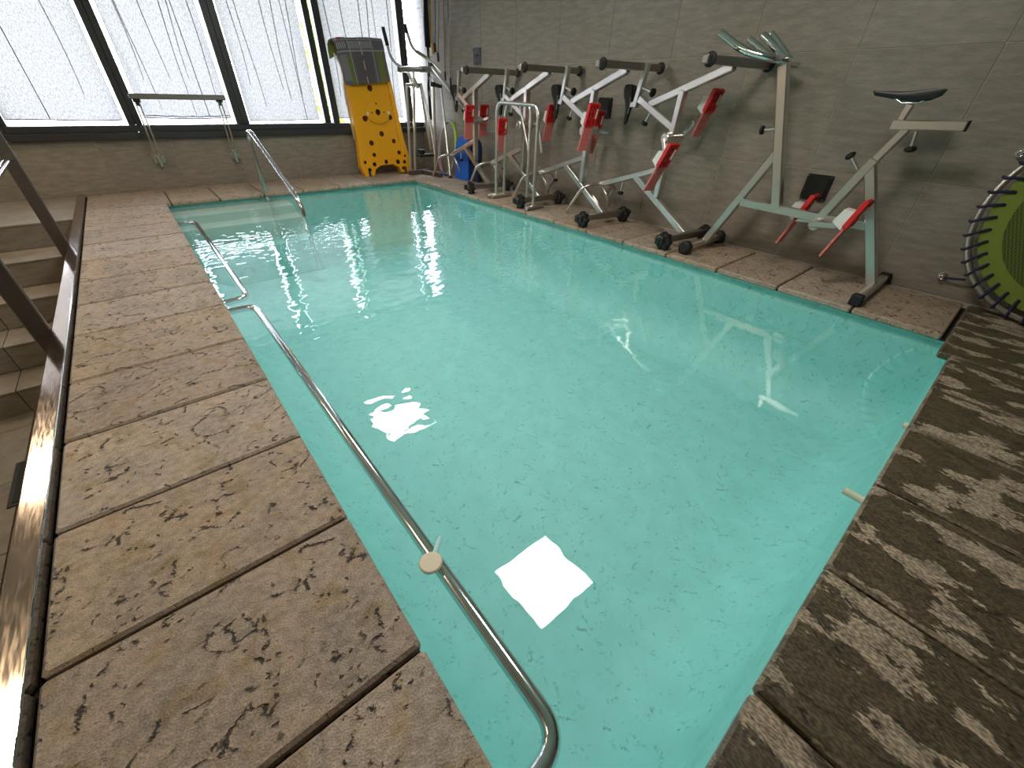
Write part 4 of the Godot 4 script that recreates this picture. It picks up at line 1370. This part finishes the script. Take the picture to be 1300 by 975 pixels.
	# kickboards
	for k in 2:
		var bp := Vector3([3.393, 3.442][k], DECK, [-5.10, -4.93][k])
		var kb := thing("kickboard", ["bright blue foam kickboard with rounded top by the tipped bike", "dark navy foam kickboard standing behind the bright blue one"][k], "kickboard", bp, 0.0, "foam kickboards at the wall")
		var o := PackedVector2Array()
		var w := 0.145
		var hh := 0.50
		o.append(Vector2(-w, 0.0)); o.append(Vector2(w, 0.0))
		for s in 13:
			var a := PI * s / 12.0
			o.append(Vector2(w * cos(a), hh - 0.10 + 0.10 * sin(a)))
		var b := begin()
		var up := Vector3(0.10, 1.0, 0).normalized()
		add_prism(b, Vector3(0, 0, 0), Vector3(0, 0, 1), up, Vector3(-1.0, 0.10, 0).normalized(), o, 0.034)
		put(kb, "foam_board", b.commit(), [M.blue, M.navy][k])
	# tube walking frame
	var wf := thing("walking_frame", "chrome tube walking frame of nested arches beside the tipped bikes", "walking frame", Vector3(3.06, DECK, -3.62))
	for k in 2:
		var dx: float = [0.0, 0.09][k]
		var zl := -3.90 + 0.03 * k
		var zr := -3.20 - 0.20 * k
		putw(wf, "arch", tube(fillet([Vector3(3.03 + dx, DECK + 0.03, zl), Vector3(3.03 + dx, 0.935, zl + 0.02), Vector3(3.00 + dx, 0.925, zr - 0.03), Vector3(2.96 + dx, DECK + 0.03, zr)], 0.09, 8), 0.0165, 12), M.steel)
	putw(wf, "brace", tube([Vector3(3.09, 0.915, -3.60), Vector3(3.10, 0.55, -3.46)], 0.012, 8), M.steel)
	putw(wf, "brace", tube([Vector3(3.05, 0.915, -3.32), Vector3(3.06, 0.55, -3.22)], 0.012, 8), M.steel)
	for z in [[-3.91, 2.92, 3.20], [-3.86, 2.94, 3.22], [-3.21, 2.88, 3.12]]:
		putw(wf, "foot_tube", tube([Vector3(z[1], DECK + 0.022, z[0]), Vector3(z[2], DECK + 0.022, z[0] - 0.02)], 0.021, 10), M.steel)

func build_small() -> void:
	# wall plates
	var c := px(606, 71.5, 0, WALL_X)
	var t := thing("wall_plate", "small grey rectangular plate on the wall by the hanging bands", "plate", Vector3(WALL_X, c.y, c.z))
	put(t, "plate", box_mesh(Vector3(0.012, 0.155, 0.145), 0.004), M.plate_grey, Vector3(-0.004, 0, 0))
	for s in [[-0.06, 0.055], [0.06, 0.055], [0.0, -0.06]]:
		put(t, "screw", lathe(Vector3(-0.008, s[1], s[0]), Vector3.LEFT, disc_profile(0.010, 0.006, 0.002), 10), M.black)
	put(t, "latch", box_mesh(Vector3(0.012, 0.018, 0.06), 0.004), M.black, Vector3(-0.014, 0.005, 0))
	for k in 2:
		var p := px([768, 1037][k], [137, 238][k], 0, WALL_X)
		var g := thing("wall_socket", ["square black plate on the wall behind a tipped water bike", "square black plate on the wall below the upright bike seat"][k], "plate", Vector3(WALL_X, p.y, p.z), 0.0, "black square plates on the tiled wall")
		put(g, "plate", box_mesh(Vector3(0.022, 0.155, 0.155), 0.004), M.plate_black, Vector3(-0.008, 0, 0))
		put(g, "cover", box_mesh(Vector3(0.008, 0.125, 0.125), 0.003), M.plate_black, Vector3(-0.022, 0, 0))
		for s in [-1, 1]:
			for u in [-1, 1]: put(g, "screw", lathe(Vector3(-0.018, s * 0.068, u * 0.068), Vector3.LEFT, disc_profile(0.005, 0.004, 0.001), 8), M.dark_steel)
	# inlet pipes in the near pool side
	for k in 2:
		var z0 := P_Z1 + 0.01
		var x: float = [1.372, 1.935][k]
		var ln: float = [0.062, 0.022][k]
		var g := thing("inlet_pipe", ["longer cream plastic pipe stub in the pool side under the wet slabs", "shorter cream plastic pipe stub in the pool side under the wet slabs"][k], "pipe", Vector3(x, -0.02, P_Z1), 0.0, "cream pipe stubs")
		put(g, "pipe_stub", lathe(Vector3(0, 0, 0.006), Vector3.FORWARD, [Vector2(0.009, 0), Vector2(0.012, 0.0), Vector2(0.012, ln), Vector2(0.009, ln), Vector2(0.009, 0.01)], 16), M.cream)
		put(g, "collar", lathe(Vector3(0, 0, 0.002), Vector3.FORWARD, [Vector2(0.012, 0), Vector2(0.018, 0.0), Vector2(0.018, 0.005), Vector2(0.012, 0.006)], 16), M.cream)
	# wall jets under water
	for k in 2:
		var j := px([930, 828][k], [443, 397][k], 0, P_X1)
		var g := thing("wall_jet", ["round pool wall jet with dark centre under the upright bike", "small dark pool wall nozzle under the tipped bikes"][k], "nozzle", j, 0.0, "")
		put(g, "ring", lathe(Vector3(0.002, 0, 0), Vector3.LEFT, [Vector2(0.022, 0), Vector2(0.036 if k == 0 else 0.024, 0.0), Vector2(0.034 if k == 0 else 0.023, 0.008), Vector2(0.022, 0.008)], 20), M.liner)
		put(g, "nozzle", lathe(Vector3(0.002, 0, 0), Vector3.LEFT, disc_profile(0.016, 0.012, 0.004), 16), M.plate_grey)
